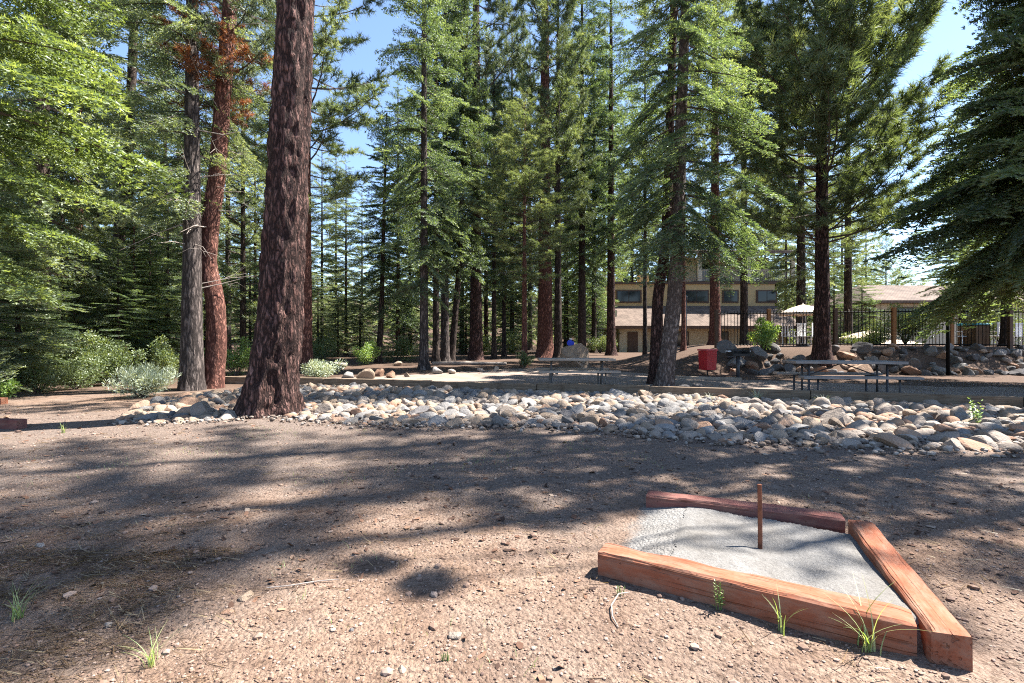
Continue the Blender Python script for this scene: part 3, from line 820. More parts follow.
# thick dark pine beside the cobbles
tree('pine_tree', 'massive dark barked pine rising among the cobbles, thickest and nearest trunk', G(268, 414), 27, 0.68, 'bark_dark', 'sparse', 13.5, 2.2, 0, 1.6, group='pines of the clearing', 
     path=[(-1, -.05, 0), (0, 0, 0), (1.5, .19, 0), (3.5, .32, 0), (6.2, .43, 0), (27, 1.2, 0)], seg=80, dz=0.06, rough=0.15, ridges=15, flare=0.42, r1=0.10, stubs=3, stub_z=(5.2, 6.6), stub_len=(.15, .4))
p = G(212, 388)
tree('pine_tree', 'slender red barked pine with an S-shaped bend in its lower trunk', p, 21, 0.45, 'bark_red', 'darkpine', 7.5, 2.3, 1, 1.3,
     path=[(0, 0, 0), (1.2, .12, 0), (2.2, .10, 0), (3.2, -.12, 0), (4.4, -.02, 0), (5.5, .14, 0), (7.5, .28, 0), (10, .48, 0), (21, .9, 0)], seg=36, dz=0.12, rough=0.06, ridges=11, flare=.15, r1=0.07,
     stubs=26, stub_z=(4.0, 10), stub_len=(.4, 1.5))
p = G(192, 390)
tree('fir_tree', 'straight grey barked fir with drooping boughs, left neighbour of the bent red pine', p, 15.5, 0.47, 'bark_grey', 'greyfir', 4.2, 2.9, custom=crown_mesh(M['fir_grey'], 'hemfir', 11, 2.9, 1.15, 8, 41, 'column', (-0.4, 0.3), sector=(2.9, 2.3)),
     seg=32, dz=0.14, rough=0.06, ridges=12, flare=.15, stubs=30, stub_z=(2.4, 9), stub_len=(.4, 1.3))
tree('pine_tree', 'reddish pine trunk standing just behind the right edge of the massive dark pine', at(306, 18.5), 20, 0.46, 'bark_red', 'pine', 5.4, 3.3, 2, 1.3, seg=24, dz=0.2, stubs=8, stub_z=(3, 7))
for nm, (px_, d_), z_, H_, R_, sd_ in (('bent', (212, 12.4), 7.0, 2.6, 1.7, 5), ('bough', (165, 12.6), 7.6, 2.2, 1.2, 6)):
    own = TREES[1] if nm == 'bent' else TREES[2]
    link('dead_boughs', crown_mesh(M['dead'], 'pine', H_, R_, 1.3, 9, sd_, 'round', (-0.3, 0.2)), own, (0.2, 0, z_))
# left woodland
tree('cedar_tree', 'bright green cedar whose sprays hang into the left edge of the photo', (-9.4, 8.0, tz(-9.4, 8.0)), 14, 0.5, 'bark_red', 'cedar', 2.4, 3.9,
     custom=crown_mesh(M['cedar'], 'cedar', 12, 3.7, 1.25, 10, 52, 'column', (-0.05, 0.6), sector=(-0.2, 2.2)), seg=24)
tree('fir_tree', 'dark trunked fir leaning right, between the cedar and the grey fir', at(109, 20), 22, 0.5, 'bark_brown', 'greyfir', 6.5, 3.0, 1, 1.6, path=[(0, 0, 0), (4, .25, 0), (9, .8, 0), (22, 1.4, 0)], stubs=16, stub_z=(2, 7), stub_len=(.5, 1.4))
tree('pine_tree', 'thin reddish knobbly trunk in the shrubs at the left', at(79, 16.5), 15, 0.30, 'bark_red', 'greyfir', 5.0, 2.2, 2, 1.6, stubs=10, stub_z=(1.5, 5))
tree('fir_tree', 'tall fir with long pale boughs behind the cedar sprays', at(42, 13.8), 22, 0.42, 'bark_brown', 'greyfir', 2.0, 3.4, 0, 1.3, stubs=12, stub_z=(.6, 3))
tree('young_fir', 'young fir with layered flat boughs in front of the leaning dark trunk', at(150, 17.5), 5.2, 0.14, 'bark_brown', 'fir', 0.4, 1.7, 1, 1.6)
tree('young_fir', 'short bushy fir at the far left edge under the cedar', at(18, 11.8), 4.2, 0.14, 'bark_brown', 'fir', 0.15, 1.9, 0, 1.3)
tree('young_fir', 'young fir in the shade behind the silvery sagebrush', at(118, 15.2), 4.0, 0.12, 'bark_brown', 'fir', 0.2, 1.6, 2, 1.6)
tree('pine_tree', 'pine with pale tufted needles filling the gap between red and massive pines', at(243, 21), 13, 0.26, 'bark_brown', 'pine', 1.6, 2.6, 1, 1.3)
tree('fir_tree', 'slim fir behind the gap right of the bent red pine', at(228, 29), 19, 0.36, 'bark_grey', 'greyfir', 2.4, 2.6, 2, 1.6)
tree('young_fir', 'dense young fir at the left edge between cedar and leafy lime plant', at(-6, 10.6), 5.5, 0.14, 'bark_brown', 'greyfir', 0.1, 2.0, 0, 1.3)
tree('young_fir', 'light green young fir just left of the thin knobbly trunk', at(62, 14.6), 6.5, 0.16, 'bark_brown', 'greyfir', 0.2, 1.9, 1, 1.3)
tree('young_fir', 'light green young fir right of the thin knobbly trunk', at(98, 16.0), 6.0, 0.16, 'bark_brown', 'greyfir', 0.2, 1.8, 2, 1.3)
tree('young_cedar', 'bright young cedar behind the yellowish bush at left', at(134, 16.8), 5.5, 0.16, 'bark_red', 'cedar', 0.2, 1.6, 0, 1.6)
tree('young_fir', 'small fir filling the gap left of the grey barked fir', at(168, 19), 6.5, 0.16, 'bark_brown', 'greyfir', 0.2, 1.9, 0, 1.6)
tree('young_fir', 'small sunlit fir seen between bent red pine and massive pine', at(250, 25), 6.0, 0.16, 'bark_brown', 'greyfir', 0.2, 1.9, 1, 1.6)
shrub('shrub', 'tall light green brush at the left edge behind the lime plant', at(12, 12.4), 1.4, 2.1, 'shrub', 8000, .07, 26)
shrub('shrub', 'light green brush right below the leaning dark trunk', at(104, 14.2), 1.2, 1.7, 'shrub', 7000, .07, 27)
shrub('shrub', 'green brush between sagebrush and grey barked fir', at(163, 15.0), 1.0, 1.2, 'shrub', 5000, .07, 28)
for (px_, d_, H_, R_, v_, k_, lab_) in [(318, 29, 5.0, 1.7, 0, 'greyfir', 'small light fir right behind the massive pine, among thin trunks'), (338, 31, 4.2, 1.5, 1, 'greyfir', 'small light fir under the strip of sky'), (360, 33, 5.2, 1.8, 2, 'greyfir', 'small fir just left of the short leaning fir trunk'),
        (404, 36, 5.0, 2.0, 0, 'fir', 'small bushy fir between short leaning trunk and the middle clump'), (466, 36, 5.5, 2.0, 1, 'fir', 'small fir seen between the middle clump and the black pine'), (512, 38, 6.5, 2.3, 2, 'fir', 'small shaded fir left of the small pine pole, deep in the wood'),
        (568, 38, 6.0, 2.2, 0, 'fir', 'small fir in the gap behind the tan boulder'), (597, 42, 6.5, 2.4, 1, 'fir', 'small fir beside the left wall of the lodge'), (205, 30, 6.0, 2.2, 2, 'greyfir', 'small fir deep behind the bent red pine'), (30, 19, 7.0, 2.3, 2, 'greyfir', 'light young fir deep behind the left edge brush')]:
    tree('young_fir', lab_, at(px_, d_), H_, 0.15, 'bark_brown', k_, 0.15, R_, v_, 1.6)
# middle
tree('fir_tree', 'fir on a short leaning trunk at the left end of the dark middle clump', at(378, 24), 12.5, 0.30, 'bark_brown', 'fir', 2.4, 1.75, 0, 1.6, path=[(0, 0, 0), (2, .15, 0), (15, .5, 0)])
tree('fir_tree', 'fir with a sunlit brownish trunk, foremost of the dark middle clump', at(424, 19.6), 18, 0.36, 'bark_grey', 'fir', 3.2, 2.4, 2, 1.3, seg=20, dz=.2)
tree('fir_tree', 'dark slim fir trunk immediately right of the foremost middle fir', at(436, 24.5), 20, 0.34, 'bark_brown', 'fir', 4.6, 2.2, 1, 1.6)
tree('fir_tree', 'dark fir trunk in the centre of the middle clump', at(445, 25.5), 19, 0.45, 'bark_grey', 'fir', 4.8, 2.4, 0, 1.6)
tree('fir_tree', 'dark fir trunk leaning right at the right side of the middle clump', at(451, 25.8), 19, 0.36, 'bark_brown', 'fir', 5.0, 2.3, 2, 1.6, path=[(0, 0, 0), (5, .45, 0), (19, .9, 0)])
tree('pine_tree', 'tall black looking pine trunk reaching the top of the photo right of the clump', at(476, 27.5), 29, 0.72, 'bark_dark', 'darkpine', 8.0, 3.6, 0, 1.3, seg=24, dz=.2, stubs=22, stub_z=(4, 16), stub_len=(.5, 2.0))
tree('fir_tree', 'thin dark fir trunk right of the tall black pine', at(494, 29), 15, 0.30, 'bark_brown', 'fir', 4.0, 2.2, 1, 1.6)
tree('fir_tree', 'thin shaded fir trunk further back between black pine and small pine', at(504, 32), 15, 0.28, 'bark_brown', 'fir', 3.6, 2.2, 0, 1.6)
tree('young_pine', 'small pine with a thin sunlit pole trunk and light yellow green needles', at(524.5, 20.8), 11.5, 0.25, 'bark_red', 'pine', 3.6, 2.9, 0, 1.3, seg=16, dz=.2)
tree('pine_tree', 'thick rust red pine behind the left picnic table', at(545, 31), 27, 0.98, 'bark_red', 'pine', 8.0, 4.0, 2, 1.3, seg=28, dz=.2, rough=.06, ridges=12, stubs=20, stub_z=(6, 16), stub_len=(.6, 2.2))
tree('pine_tree', 'dark trunk touching the right side of the thick rust red pine', at(558, 30), 21, 0.48, 'bark_brown', 'darkpine', 6.5, 2.6, 1, 1.6)
tree('fir_tree', 'dark fir trunk behind the right end of the left picnic table', at(582, 33), 22, 0.58, 'bark_brown', 'fir', 5.8, 3.0, 2, 1.6)
tree('fir_tree', 'dark fir trunk beside the left corner of the lodge', at(611, 33.5), 22, 0.62, 'bark_dark', 'fir', 6.5, 2.9, 0, 1.6)
tree('fir_tree', 'thin dark trunk in front of the left part of the lodge', at(645, 27), 16, 0.24, 'bark_brown', 'fir', 5.5, 2.0, 1, 1.6)
p = G(664, 388)
tree('fir_tree', 'pale banded fir with flared roots beside the lane, the lit trunk of the central pair', p, 18.5, 0.41, 'bark_fir', 'fir', 3.9, 2.9,
     custom=crown_mesh(M['fir'], 'hemfir', 14, 3.1, 1.1, 15, 77, 'cone', (-0.45, 0.25), tscale=1.05, sector=(-2.0, 2.2)), path=[(0, 0, 0), (1, .12, 0), (2.3, .27, 0), (3.8, .36, 0), (7.4, .46, 0), (9.6, .55, 0), (18.5, .7, 0)], seg=40, dz=.1, rough=.05, ridges=14, flare=.32,
     stubs=10, stub_z=(2.6, 8), stub_len=(.4, 1.2))
tree('pine_tree', 'dark trunk close behind the pale banded fir, the shaded one of the pair', at(655, 13.8), 18, 0.33, 'bark_dark', 'sparse', 9.5, 2.4, 2, 1.6, path=[(0, 0, 0), (2.5, .08, 0), (4, .32, 0), (22, .9, 0)], seg=32, dz=.14)
tree('pine_tree', 'thin reddish pine stem at the right edge of the central pair', at(683.5, 22), 13, 0.2, 'bark_red', 'pine', 6.5, 1.6, 0, 1.6)
tree('pine_tree', 'red brown pine trunk behind the red can in front of the lodge', at(715, 23.5), 19, 0.5, 'bark_red', 'pine', 5.2, 2.6, 1, 1.3, seg=24, dz=.2)
tree('pine_tree', 'narrow dark pine trunk right of the red brown one before the lodge', at(744, 26), 20, 0.40, 'bark_brown', 'greyfir', 5.0, 2.2, 0, 1.6)
p = G(822, 360)
tree('pine_tree', 'big pine with long upswept tufted boughs growing from the boulder bank', p, 17.5, 0.54, 'bark_dark', 'pine', 4.2, 4.4,
     custom=crown_mesh(M['pine'], 'uppine', 13, 6.3, 1.0, 11, 91, 'round', (0.0, 0.75), tscale=0.8), seg=40, dz=.12, rough=.07, ridges=12, flare=.3, stubs=14, stub_z=(3, 6), stub_len=(.6, 2.2))
tree('pine_tree', 'grey pine trunk behind the umbrella left of the big upswept pine', at(801, 28), 19, 0.58, 'bark_grey', 'greyfir', 4.6, 2.8, 1, 1.6)
tree('pine_tree', 'brown trunk behind the fence right of the big upswept pine', at(848, 31), 19, 0.55, 'bark_brown', 'pine', 6.0, 2.8, 2, 1.6, stubs=10, stub_z=(3, 8))
tree('cedar_tree', 'dark dense conical tree spreading in from the right edge over the fence', (14.3, 12.6, tz(14.3, 12.6)), 14.5, 0.42, 'bark_brown', 'cedar', 3.3, 4.2,
     custom=crown_mesh(M['fir'], 'cedar', 11.5, 4.5, 1.25, 22, 63, 'cone', (-0.2, 0.7), tscale=1.1), seg=20)

tree('fir_tree', 'dark fir behind the fence at the right edge, between bin and photo border', at(1006, 20.6), 11.5, 0.36, 'bark_brown', 'fir', 2.6, 3.4, 1, 1.6)
tree('fir_tree', 'dark fir behind the fence left of the one at the right border', at(962, 26), 12, 0.34, 'bark_brown', 'fir', 3.0, 3.0, 0, 1.6)
# ------------------------------------------------------------------ more woodland behind them, each tree its own object
fill = [  # px, d, H, R, cb, kind, where
    (-25, 16, 16, 2.8, .8, 'fir'), (62, 22, 17, 2.8, 1.0, 'fir'), (20, 24, 14, 3.0, 1.6, 'greyfir'), (95, 27, 15, 3.0, 1.2, 'greyfir'), (132, 24, 15, 2.6, .7, 'fir'), (165, 25, 18, 2.8, 1.2, 'fir'),
    (178, 32, 22, 3.2, 2.0, 'greyfir'), (5, 33, 24, 3.4, 2.0, 'fir'), (48, 36, 22, 3.2, 1.5, 'greyfir'), (120, 38, 25, 3.6, 2.0, 'fir'), (206, 37, 20, 2.8, 1.2, 'greyfir'), (255, 34, 20, 2.8, 2.0, 'greyfir'),
    (285, 40, 20, 2.9, 1.6, 'greyfir'), (322, 36, 15.5, 2.4, 1.2, 'greyfir'), (346, 34, 13.5, 2.2, 1.4, 'greyfir'), (336, 48, 20, 2.8, 1.5, 'greyfir'), (362, 44, 15, 2.5, 1.0, 'greyfir'),
    (398, 33, 21, 2.8, 2.2, 'fir'), (410, 42, 24, 3.2, 2.0, 'fir'), (462, 38, 24, 3.0, 3.0, 'fir'), (486, 44, 26, 3.4, 2.0, 'darkpine'), (512, 40, 25, 3.3, 2.5, 'darkpine'), (530, 47, 27, 3.6, 2.0, 'darkpine'),
    (566, 42, 26, 3.4, 2.2, 'fir'), (594, 39, 25, 3.2, 3.0, 'fir'), (556, 55, 28, 4.0, 2.0, 'pine'), (604, 52, 27, 3.6, 2.0, 'pine'), (632, 56, 28, 3.8, 3.0, 'pine'), (668, 58, 28, 3.8, 3.0, 'darkpine'),
    (700, 56, 25, 3.6, 8.0, 'pine'), (732, 58, 25, 3.8, 7.0, 'greyfir'), (765, 55, 24, 3.6, 5.0, 'pine'), (786, 47, 22, 3.2, 3.0, 'greyfir'), (818, 50, 22, 3.4, 2.0, 'greyfir'), (842, 45, 18, 3.0, 1.0, 'greyfir'),
    (866, 52, 17, 3.0, 1.0, 'greyfir'), (886, 60, 15, 3.2, 1.0, 'pine'), (950, 50, 14, 3.2, 1.0, 'fir'), (985, 46, 16, 3.4, 1.0, 'fir'), (1015, 48, 17, 3.4, 1.0, 'fir'), (862, 34, 7.5, 1.9, .4, 'shrubfir'), (834, 36, 9, 2.0, .6, 'shrubfir'),
]
MARKS = [(-80, 'the cedar at the left edge'), (79, 'the thin knobbly trunk'), (112, 'the leaning dark trunk'), (200, 'the bent red pine'), (290, 'the massive dark pine'), (350, 'the strip of sky'), (385, 'the short leaning trunk'), (440, 'the dark middle clump'),
         (476, 'the tall black pine'), (524, 'the small yellow green pine'), (546, 'the thick rust red pine'), (585, 'the tan boulder'), (615, 'the left lodge corner'), (665, 'the banded fir pair'), (715, 'the red can'), (744, 'the lodge balcony'),
         (822, 'the upswept pine'), (900, 'the cream building'), (985, 'the dark edge tree')]
KN = {'fir': 'dark green fir', 'greyfir': 'pale green fir', 'darkpine': 'dark pine', 'pine': 'light green pine', 'shrubfir': 'low young fir'}
seen = {}
for i, (px, d, H, R, cb, kind) in enumerate(fill):
    mk = min(MARKS, key=lambda m: abs(m[0] - px))
    side = 'directly behind' if abs(mk[0] - px) < 7 else ('just left of' if px < mk[0] else 'just right of')
    dist = 'in the second row' if d < 30 else ('in the mid wood' if d < 45 else 'deep in the wood')
    lab = f'{KN[kind]} {dist} {side} {mk[1]}'
    seen.setdefault(lab, 0); seen[lab] += 1
    if seen[lab] > 1: lab = 'farther ' + lab
    kd = 'fir' if kind == 'shrubfir' else kind
    tall = not (300 < px < 372 or px > 835 or px in (20, 95, 165, 62, 206) or kind == 'shrubfir')
    if tall: H = H * (1.12 if 440 < px < 700 else 0.88); R = R * 1.15
    tree('pine_tree' if 'pine' in kind else ('young_fir' if kind == 'shrubfir' else 'fir_tree'), lab, at(px, d), H, 0.012 * H + 0.08, ['bark_brown', 'bark_grey', 'bark_dark'][i % 3], kd, cb, R * 1.05, i % 3, 1.6, group='woodland trees behind the clearing',
         seg=10, dz=0.8, stubs=34 if px < 300 else (10 if cb > 1.5 else 0), stub_z=(0.8, cb + 4), stub_len=(.5, 1.9))

# tall trees standing to the right of the frame, whose crowns throw the dappled shade
for (x, y, H, R, cb, k, v) in [(9.4, 7.2, 14.5, 2.1, 8.0, 'sparse', 0), (12.3, 9.2, 20, 2.3, 12.5, 'sparse', 1), (15.6, 11.3, 34, 3.0, 19.0, 'sparse', 1), (12.1, 6.3, 16, 2.1, 9.0, 'sparse', 2), (18.6, 9.6, 36, 1.35, 30.5, 'pine', 0), (16.2, 9.7, 34, 1.9, 25.0, 'sparse', 2)]:
    tree('pine_tree', 'tall pine standing beyond the right edge, casting dappled shade on the dirt', (x, y, tz(x, y)), H, 0.5, 'bark_dark', k, cb, R, v, 1.6, group='pines beyond the right edge')

# two outlying tufted boughs of the nearest of them, which drop two small dark patches on the dirt
_own = [t_ for t_ in TREES if t_.get('group') == 'pines beyond the right edge'][3]
for (gx_, gy_, hz) in ((-0.735, 2.577, 13.6), (-0.41, 2.385, 13.4)):
    k_ = hz / math.tan(SUN_EL); bx_, by_ = gx_ + k_ * math.sin(SUN_AZ) - _own.location[0], gy_ + k_ * math.cos(SUN_AZ) - _own.location[1]
    mb = MB(); mb.tube([(0, 0, hz - 1.0), (bx_ * .5, by_ * .5, hz - .35), (bx_, by_, hz)], [.03, .02, .01], 6); lb = mb.build('bough', M['limb'], _own)
    link('needle_tuft', crown_mesh(M['pine_dark'], 'pine', 0.24, 0.40, 0.6, 420, int(hz * 10), 'round', (-0.1, 0.3)), lb, (bx_, by_, hz - .1), (0, 0, 0), (.5, .5, .5))

# far wood: reads as one mass
def far_wood():
    rr = np.random.default_rng(3); Vs = []; Ts = []; mi = []; ti = []; o = 0
    kinds = [crown_arrays('fir', 12, 2.6, 3.2, 6, 5, 'cone', (-0.3, 0.4)), crown_arrays('pine', 12, 2.6, 3.2, 6, 6, 'round', (-0.05, 0.7)), crown_arrays('fir', 12, 2.6, 3.2, 6, 8, 'cone', (-0.3, 0.4))]
    for i in range(190):
        px = -120 + 1290 * (i + rr.random()) / 190; d = 58 + 42 * rr.random()
        if 345 < px < 372: d += 30
        x, y, z = at(px, d); k = rr.integers(3); V, T, m_, t_ = kinds[k]
        H = (15 + 13 * rr.random() ** 1.5); R = 3.6 + 1.4 * rr.random()
        if px > 790: H = 9 + 5 * rr.random()
        elif 300 < px < 400: H = 11 + 6 * rr.random()
        a = rr.random() * 6.28; c, s = math.cos(a) * R / 2.6, math.sin(a) * R / 2.6
        W = np.stack([V[:, 0] * c - V[:, 1] * s + x, V[:, 0] * s + V[:, 1] * c + y, V[:, 2] * H / 12 + z + 0.3], -1)
        Vs.append(W); Ts.append(T + o); mi.append(np.where(m_ == 1, 1, 0)); ti.append(t_ + rr.normal() * .08); o += len(W)
    m = mesh_from('distant_wood', np.concatenate(Vs), np.concatenate(Ts), [M['fir_grey'], M['limb']], np.concatenate(mi), np.concatenate(ti))
    tag(link('distant_wood', m), 'distant conifer wood closing off the view behind the trees and lodge', 'wood', kind='stuff')
far_wood()
print('TRIS', NTRI)

# ------------------------------------------------------------------ rocks
def rock_mesh(seed, mat, sub=3, flat=0.62, angular=0.5):
    r = np.random.default_rng(seed)
    bm_ = bpy.data.meshes.new('rock_tmp')
    import bmesh
    bm = bmesh.new(); bmesh.ops.create_icosphere(bm, subdivisions=sub, radius=1.0)
    V = np.array([v.co[:] for v in bm.verts]); T = np.array([[v.index for v in f.verts] for f in bm.faces]); bm.free()
    bpy.data.meshes.remove(bm_)
    # rounded block: a sphere cut by random planes, then roughened
    for _ in range(int(8 + 6 * r.random())):
        n = r.normal(size=3); n /= np.linalg.norm(n); h = 0.44 + 0.38 * r.random()
        dpt = V @ n; over = np.clip(dpt - h, 0, None)
        V = V - np.outer(over * (0.72 + 0.4 * angular), n)
    V *= np.array([1.0, 0.60 + 0.3 * r.random(), flat * (0.7 + 0.5 * r.random())])
    nn = V / (np.linalg.norm(V, axis=1, keepdims=True) + 1e-9)
    V = V + nn * (0.12 * vnoise(V[:, 0] * 2 + V[:, 2] * 1.3 + seed, V[:, 1] * 2 - V[:, 2], seed) + 0.05 * vnoise(V[:, 0] * 6 + V[:, 2] * 4, V[:, 1] * 6 - V[:, 2] * 3, seed + 1))[:, None]
    V /= np.abs(V[:, 0]).max()
    m = mesh_from('rock', V, T, [mat], smooth_shade=False)
    return m

ROCKLIB = {}; ROCKSMALL = {}
for ci, cname in enumerate(['grey', 'pale', 'tan', 'rust', 'dark']):
    ROCKSMALL[cname] = [rock_mesh(10 + ci * 20 + k, M['rock_' + cname], 2) for k in range(9)]
    ROCKLIB[cname] = [rock_mesh(10 + ci * 20 + k, M['rock_' + cname]) for k in range(9)]

lowpx = [(128, 421), (160, 425), (200, 422), (240, 419), (275, 418), (340, 424), (430, 427), (520, 427), (600, 432), (640, 436), (720, 442), (860, 449), (1024, 453), (1180, 460)]
lowW = np.array([G(*p)[:2] for p in lowpx])
upW = np.array([(-7.2, 9.9), (-6.7, 11.4), (-5.6, 12.9), (-5.1, 12.8), (-2.1, 12.25), (0.6, 11.6), (3.15, 10.82), (6.1, 9.65), (9.1, 8.38), (12.4, 6.95)])
upW[2:, 1] -= 0.10
def bed_in(x, y):
    return (y > np.interp(x, lowW[:, 0], lowW[:, 1])) and (y < np.interp(x, upW[:, 0], upW[:, 1])) and -6.0 - (y - 7.3) * 0.5 < x < 10.5
EDGE = lambda x: float(np.interp(x, lowW[:, 0], lowW[:, 1]))
big_trunk = G(268, 414)
rr = np.random.default_rng(8)
rocks = []   # x, y, r, z, colour
def colour_at(px, rnd):
    # warm rocks at both ends, blue grey ones in the middle of the bed
    if px < 300: w = [0.20, 0.12, 0.42, 0.22, 0.04]
    elif px < 400: w = [0.30, 0.14, 0.32, 0.20, 0.04]
    elif px < 720: w = [0.40, 0.20, 0.24, 0.08, 0.08]
    elif px < 800: w = [0.30, 0.28, 0.24, 0.12, 0.06]
    else: w = [0.14, 0.38, 0.29, 0.17, 0.02]
    return ['grey', 'pale', 'tan', 'rust', 'dark'][int(np.searchsorted(np.cumsum(w), rnd * 0.999))]
# a front row of larger stones
x = -6.0
while x < 10.4:
    r_ = 0.10 + 0.12 * rr.random() ** 1.5
    y = EDGE(x) + 0.10 + 0.10 * rr.random()
    if math.hypot(x - big_trunk[0], y - big_trunk[1]) > 0.62: rocks.append((x, y, r_, 0))
    x += r_ * 1.75
cells = {}
def near_ok(x, y, r_, k):
    for dx in (-1, 0, 1):
        for dy in (-1, 0, 1):
            for (a, b, c) in cells.get((int(math.floor(x / .6)) + dx, int(math.floor(y / .6)) + dy), ()):
                if (a - x) ** 2 + (b - y) ** 2 < (k * (c + r_)) ** 2: return False
    return True
def put(x, y, r_): cells.setdefault((int(math.floor(x / .6)), int(math.floor(y / .6))), []).append((x, y, r_))
for (x, y, r_, _) in rocks: put(x, y, r_)
for rad, tries in ((0.21, 110), (0.17, 500), (0.13, 4000), (0.10, 8000), (0.07, 9000)):
    for _ in range(tries):
        x = -6.9 + 17.4 * rr.random(); y = 5 + 8.5 * rr.random()
        if not bed_in(x, y): continue
        if math.hypot(x - big_trunk[0], y - big_trunk[1]) < 0.55: continue
        r_ = rad * (0.85 + 0.3 * rr.random())
        if r_ > 0.13 and np.interp(x, upW[:, 0], upW[:, 1]) - y < 0.7: r_ = 0.12
        if near_ok(x, y, r_, 0.62): put(x, y, r_); rocks.append((x, y, r_, 0))
# a scatter of stones lying on top of the others
for _ in range(110):
    x = -6.5 + 16.5 * rr.random(); y = 5 + 8 * rr.random()
    if bed_in(x, y) and bed_in(x, y + .3) and bed_in(x, y - .5): rocks.append((x, y, 0.09 + 0.07 * rr.random(), 1))
def px_of(x, y): return 512 + F * x / y
vis = [(r_[2] / r_[1], i) for i, r_ in enumerate(rocks) if -15 < px_of(r_[0], r_[1]) < 1039]
vis.sort(reverse=True)
single = set(i for _, i in vis[:292])
print('ROCKS', len(rocks), len(vis))
RM = [(190, 'left of the massive pine'), (330, 'right of the massive pine'), (440, 'below the dark clump'), (545, 'below the left picnic table'), (650, 'below the banded fir'), (740, 'below the red can'), (850, 'below the right picnic table'), (975, 'by the bright weed')]
recs = []
sV = []; sT = []; sM = []; so_ = 0
CI = {'grey': 0, 'pale': 1, 'tan': 2, 'rust': 3, 'dark': 4}
for i, (x, y, r_, lift) in enumerate(rocks):
    cn = colour_at(px_of(x, y) + rr.normal() * 25, rr.random()); me = ROCKLIB[cn][rr.integers(9)]
    # the bed is slightly heaped towards its middle
    mid = min(1, max(0, (y - EDGE(x)) / 0.9)) * min(1, max(0, (np.interp(x, upW[:, 0], upW[:, 1]) - y) / 0.6))
    z = tz(x, y) - 0.02 + 0.03 * mid + r_ * 0.08 + lift * 0.055
    rot = (rr.normal() * 0.33, rr.normal() * 0.33, rr.random() * 6.28); s = r_ * 1.06
    if i in single:
        o = link('rock', me, None, (x, y, z), rot, (s, s, s * .85))
        row = 'front edge' if y - EDGE(x) < 0.42 else ('back edge' if np.interp(x, upW[:, 0], upW[:, 1]) - y < 0.5 else 'middle')
        zone = min(RM, key=lambda m: abs(m[0] - px_of(x, y)))[1]
        recs.append((o, cn, row, zone, px_of(x, y), 'large' if r_ > 0.15 else 'small'))
    else:
        me = ROCKSMALL[cn][ROCKLIB[cn].index(me)]
        n = len(me.vertices); V = np.empty(n * 3, np.float32); me.vertices.foreach_get('co', V)
        Tt = np.empty(len(me.polygons) * 3, np.int32); me.loops.foreach_get('vertex_index', Tt)
        R3 = np.array((Matrix.Rotation(rot[2], 3, 'Z') @ Matrix.Rotation(rot[1], 3, 'Y') @ Matrix.Rotation(rot[0], 3, 'X')))
        sV.append(V.reshape(-1, 3) @ R3.T * s + np.array([x, y, z])); sT.append(Tt.reshape(-1, 3) + so_); sM.append(np.full(len(Tt) // 3, CI[cn])); so_ += n
if sV:
    m = mesh_from('small_rocks', np.concatenate(sV), np.concatenate(sT), [M['rock_' + c] for c in CI], np.concatenate(sM), smooth_shade=True)
    tag(link('small_rocks', m), 'many smaller stones filling the cobble bed between its larger rocks', 'rocks', kind='stuff')
def bed_gravel():
    r = np.random.default_rng(77); P = []
    while len(P) < 15000:
        x = -7.5 + 18 * r.random(); y = 5 + 8.5 * r.random()
        if bed_in(x, y) and math.hypot(x - big_trunk[0], y - big_trunk[1]) > .45: P.append((x, y))
    # some spill over the front edge of the bed onto the dirt
    for _ in range(900):
        x = -6 + 16 * r.random(); P.append((x, EDGE(x) - 0.35 * r.random() ** 2))
    P = np.array(P); n = len(P); x, y = P[:, 0], P[:, 1]
    rad = 0.012 + 0.030 * r.random(n) ** 2
    sq = np.stack([0.7 + 0.6 * r.random(n), 0.7 + 0.6 * r.random(n), 0.45 + 0.4 * r.random(n)], -1)
    Q = _ico[None] * (1 + 0.4 * (r.random((n, 12, 1)) - 0.5)) * (rad[:, None] * sq)[:, None, :]
    V = np.stack([Q[..., 0] + x[:, None], Q[..., 1] + y[:, None], Q[..., 2] + (terrain(x, y) + rad * .3 + 0.03 * r.random(n) * (y > 0))[:, None]], -1).reshape(-1, 3)
    T = (_icf[None] + (np.arange(n) * 12)[:, None, None]).reshape(-1, 3)
    t = NT('bed_gravel'); at_ = t.n('ShaderNodeAttribute', attribute_name='tint')
    c = t.ramp(at_.outputs['Fac'], [(0.0, (0.06, 0.045, 0.036)), (0.4, (0.16, 0.12, 0.092)), (0.75, (0.22, 0.195, 0.17)), (1.0, (0.34, 0.29, 0.24))])
    tag(link('bed_gravel', mesh_from('bed_gravel', V, T, [t.surf(c, 0.92)], tint=np.repeat(r.random(n), 20))), 'fine gravel filling the gaps between stones of the cobble bed', 'gravel', kind='stuff')
bed_gravel()
def ordinal_labels(recs, noun, bed):
    groups = {}
    for rc in recs: groups.setdefault(rc[1:4] + (rc[5],), []).append(rc)
    OR = ['first', 'second', 'third', 'fourth', 'fifth', 'sixth', 'seventh', 'eighth', 'ninth', 'tenth', 'eleventh', 'twelfth', 'thirteenth', 'fourteenth', 'fifteenth', 'sixteenth', 'seventeenth', 'eighteenth']
    for (cn, row, zone, size), L in groups.items():
        L.sort(key=lambda q: q[4])
        for k, rc in enumerate(L):
            pos = '' if len(L) == 1 else (f'{OR[k]} from left, ' if k < len(OR) else f'number {k + 1} from left, ')
            c = {'grey': 'grey', 'pale': 'pale', 'tan': 'tan', 'rust': 'rusty', 'dark': 'dark'}[cn]
            tag(rc[0], f'{pos}{size} {c} {noun} at the {row} {zone}' if row != 'middle' else f'{pos}{size} {c} {noun} within the bed {zone}', 'rock', bed)
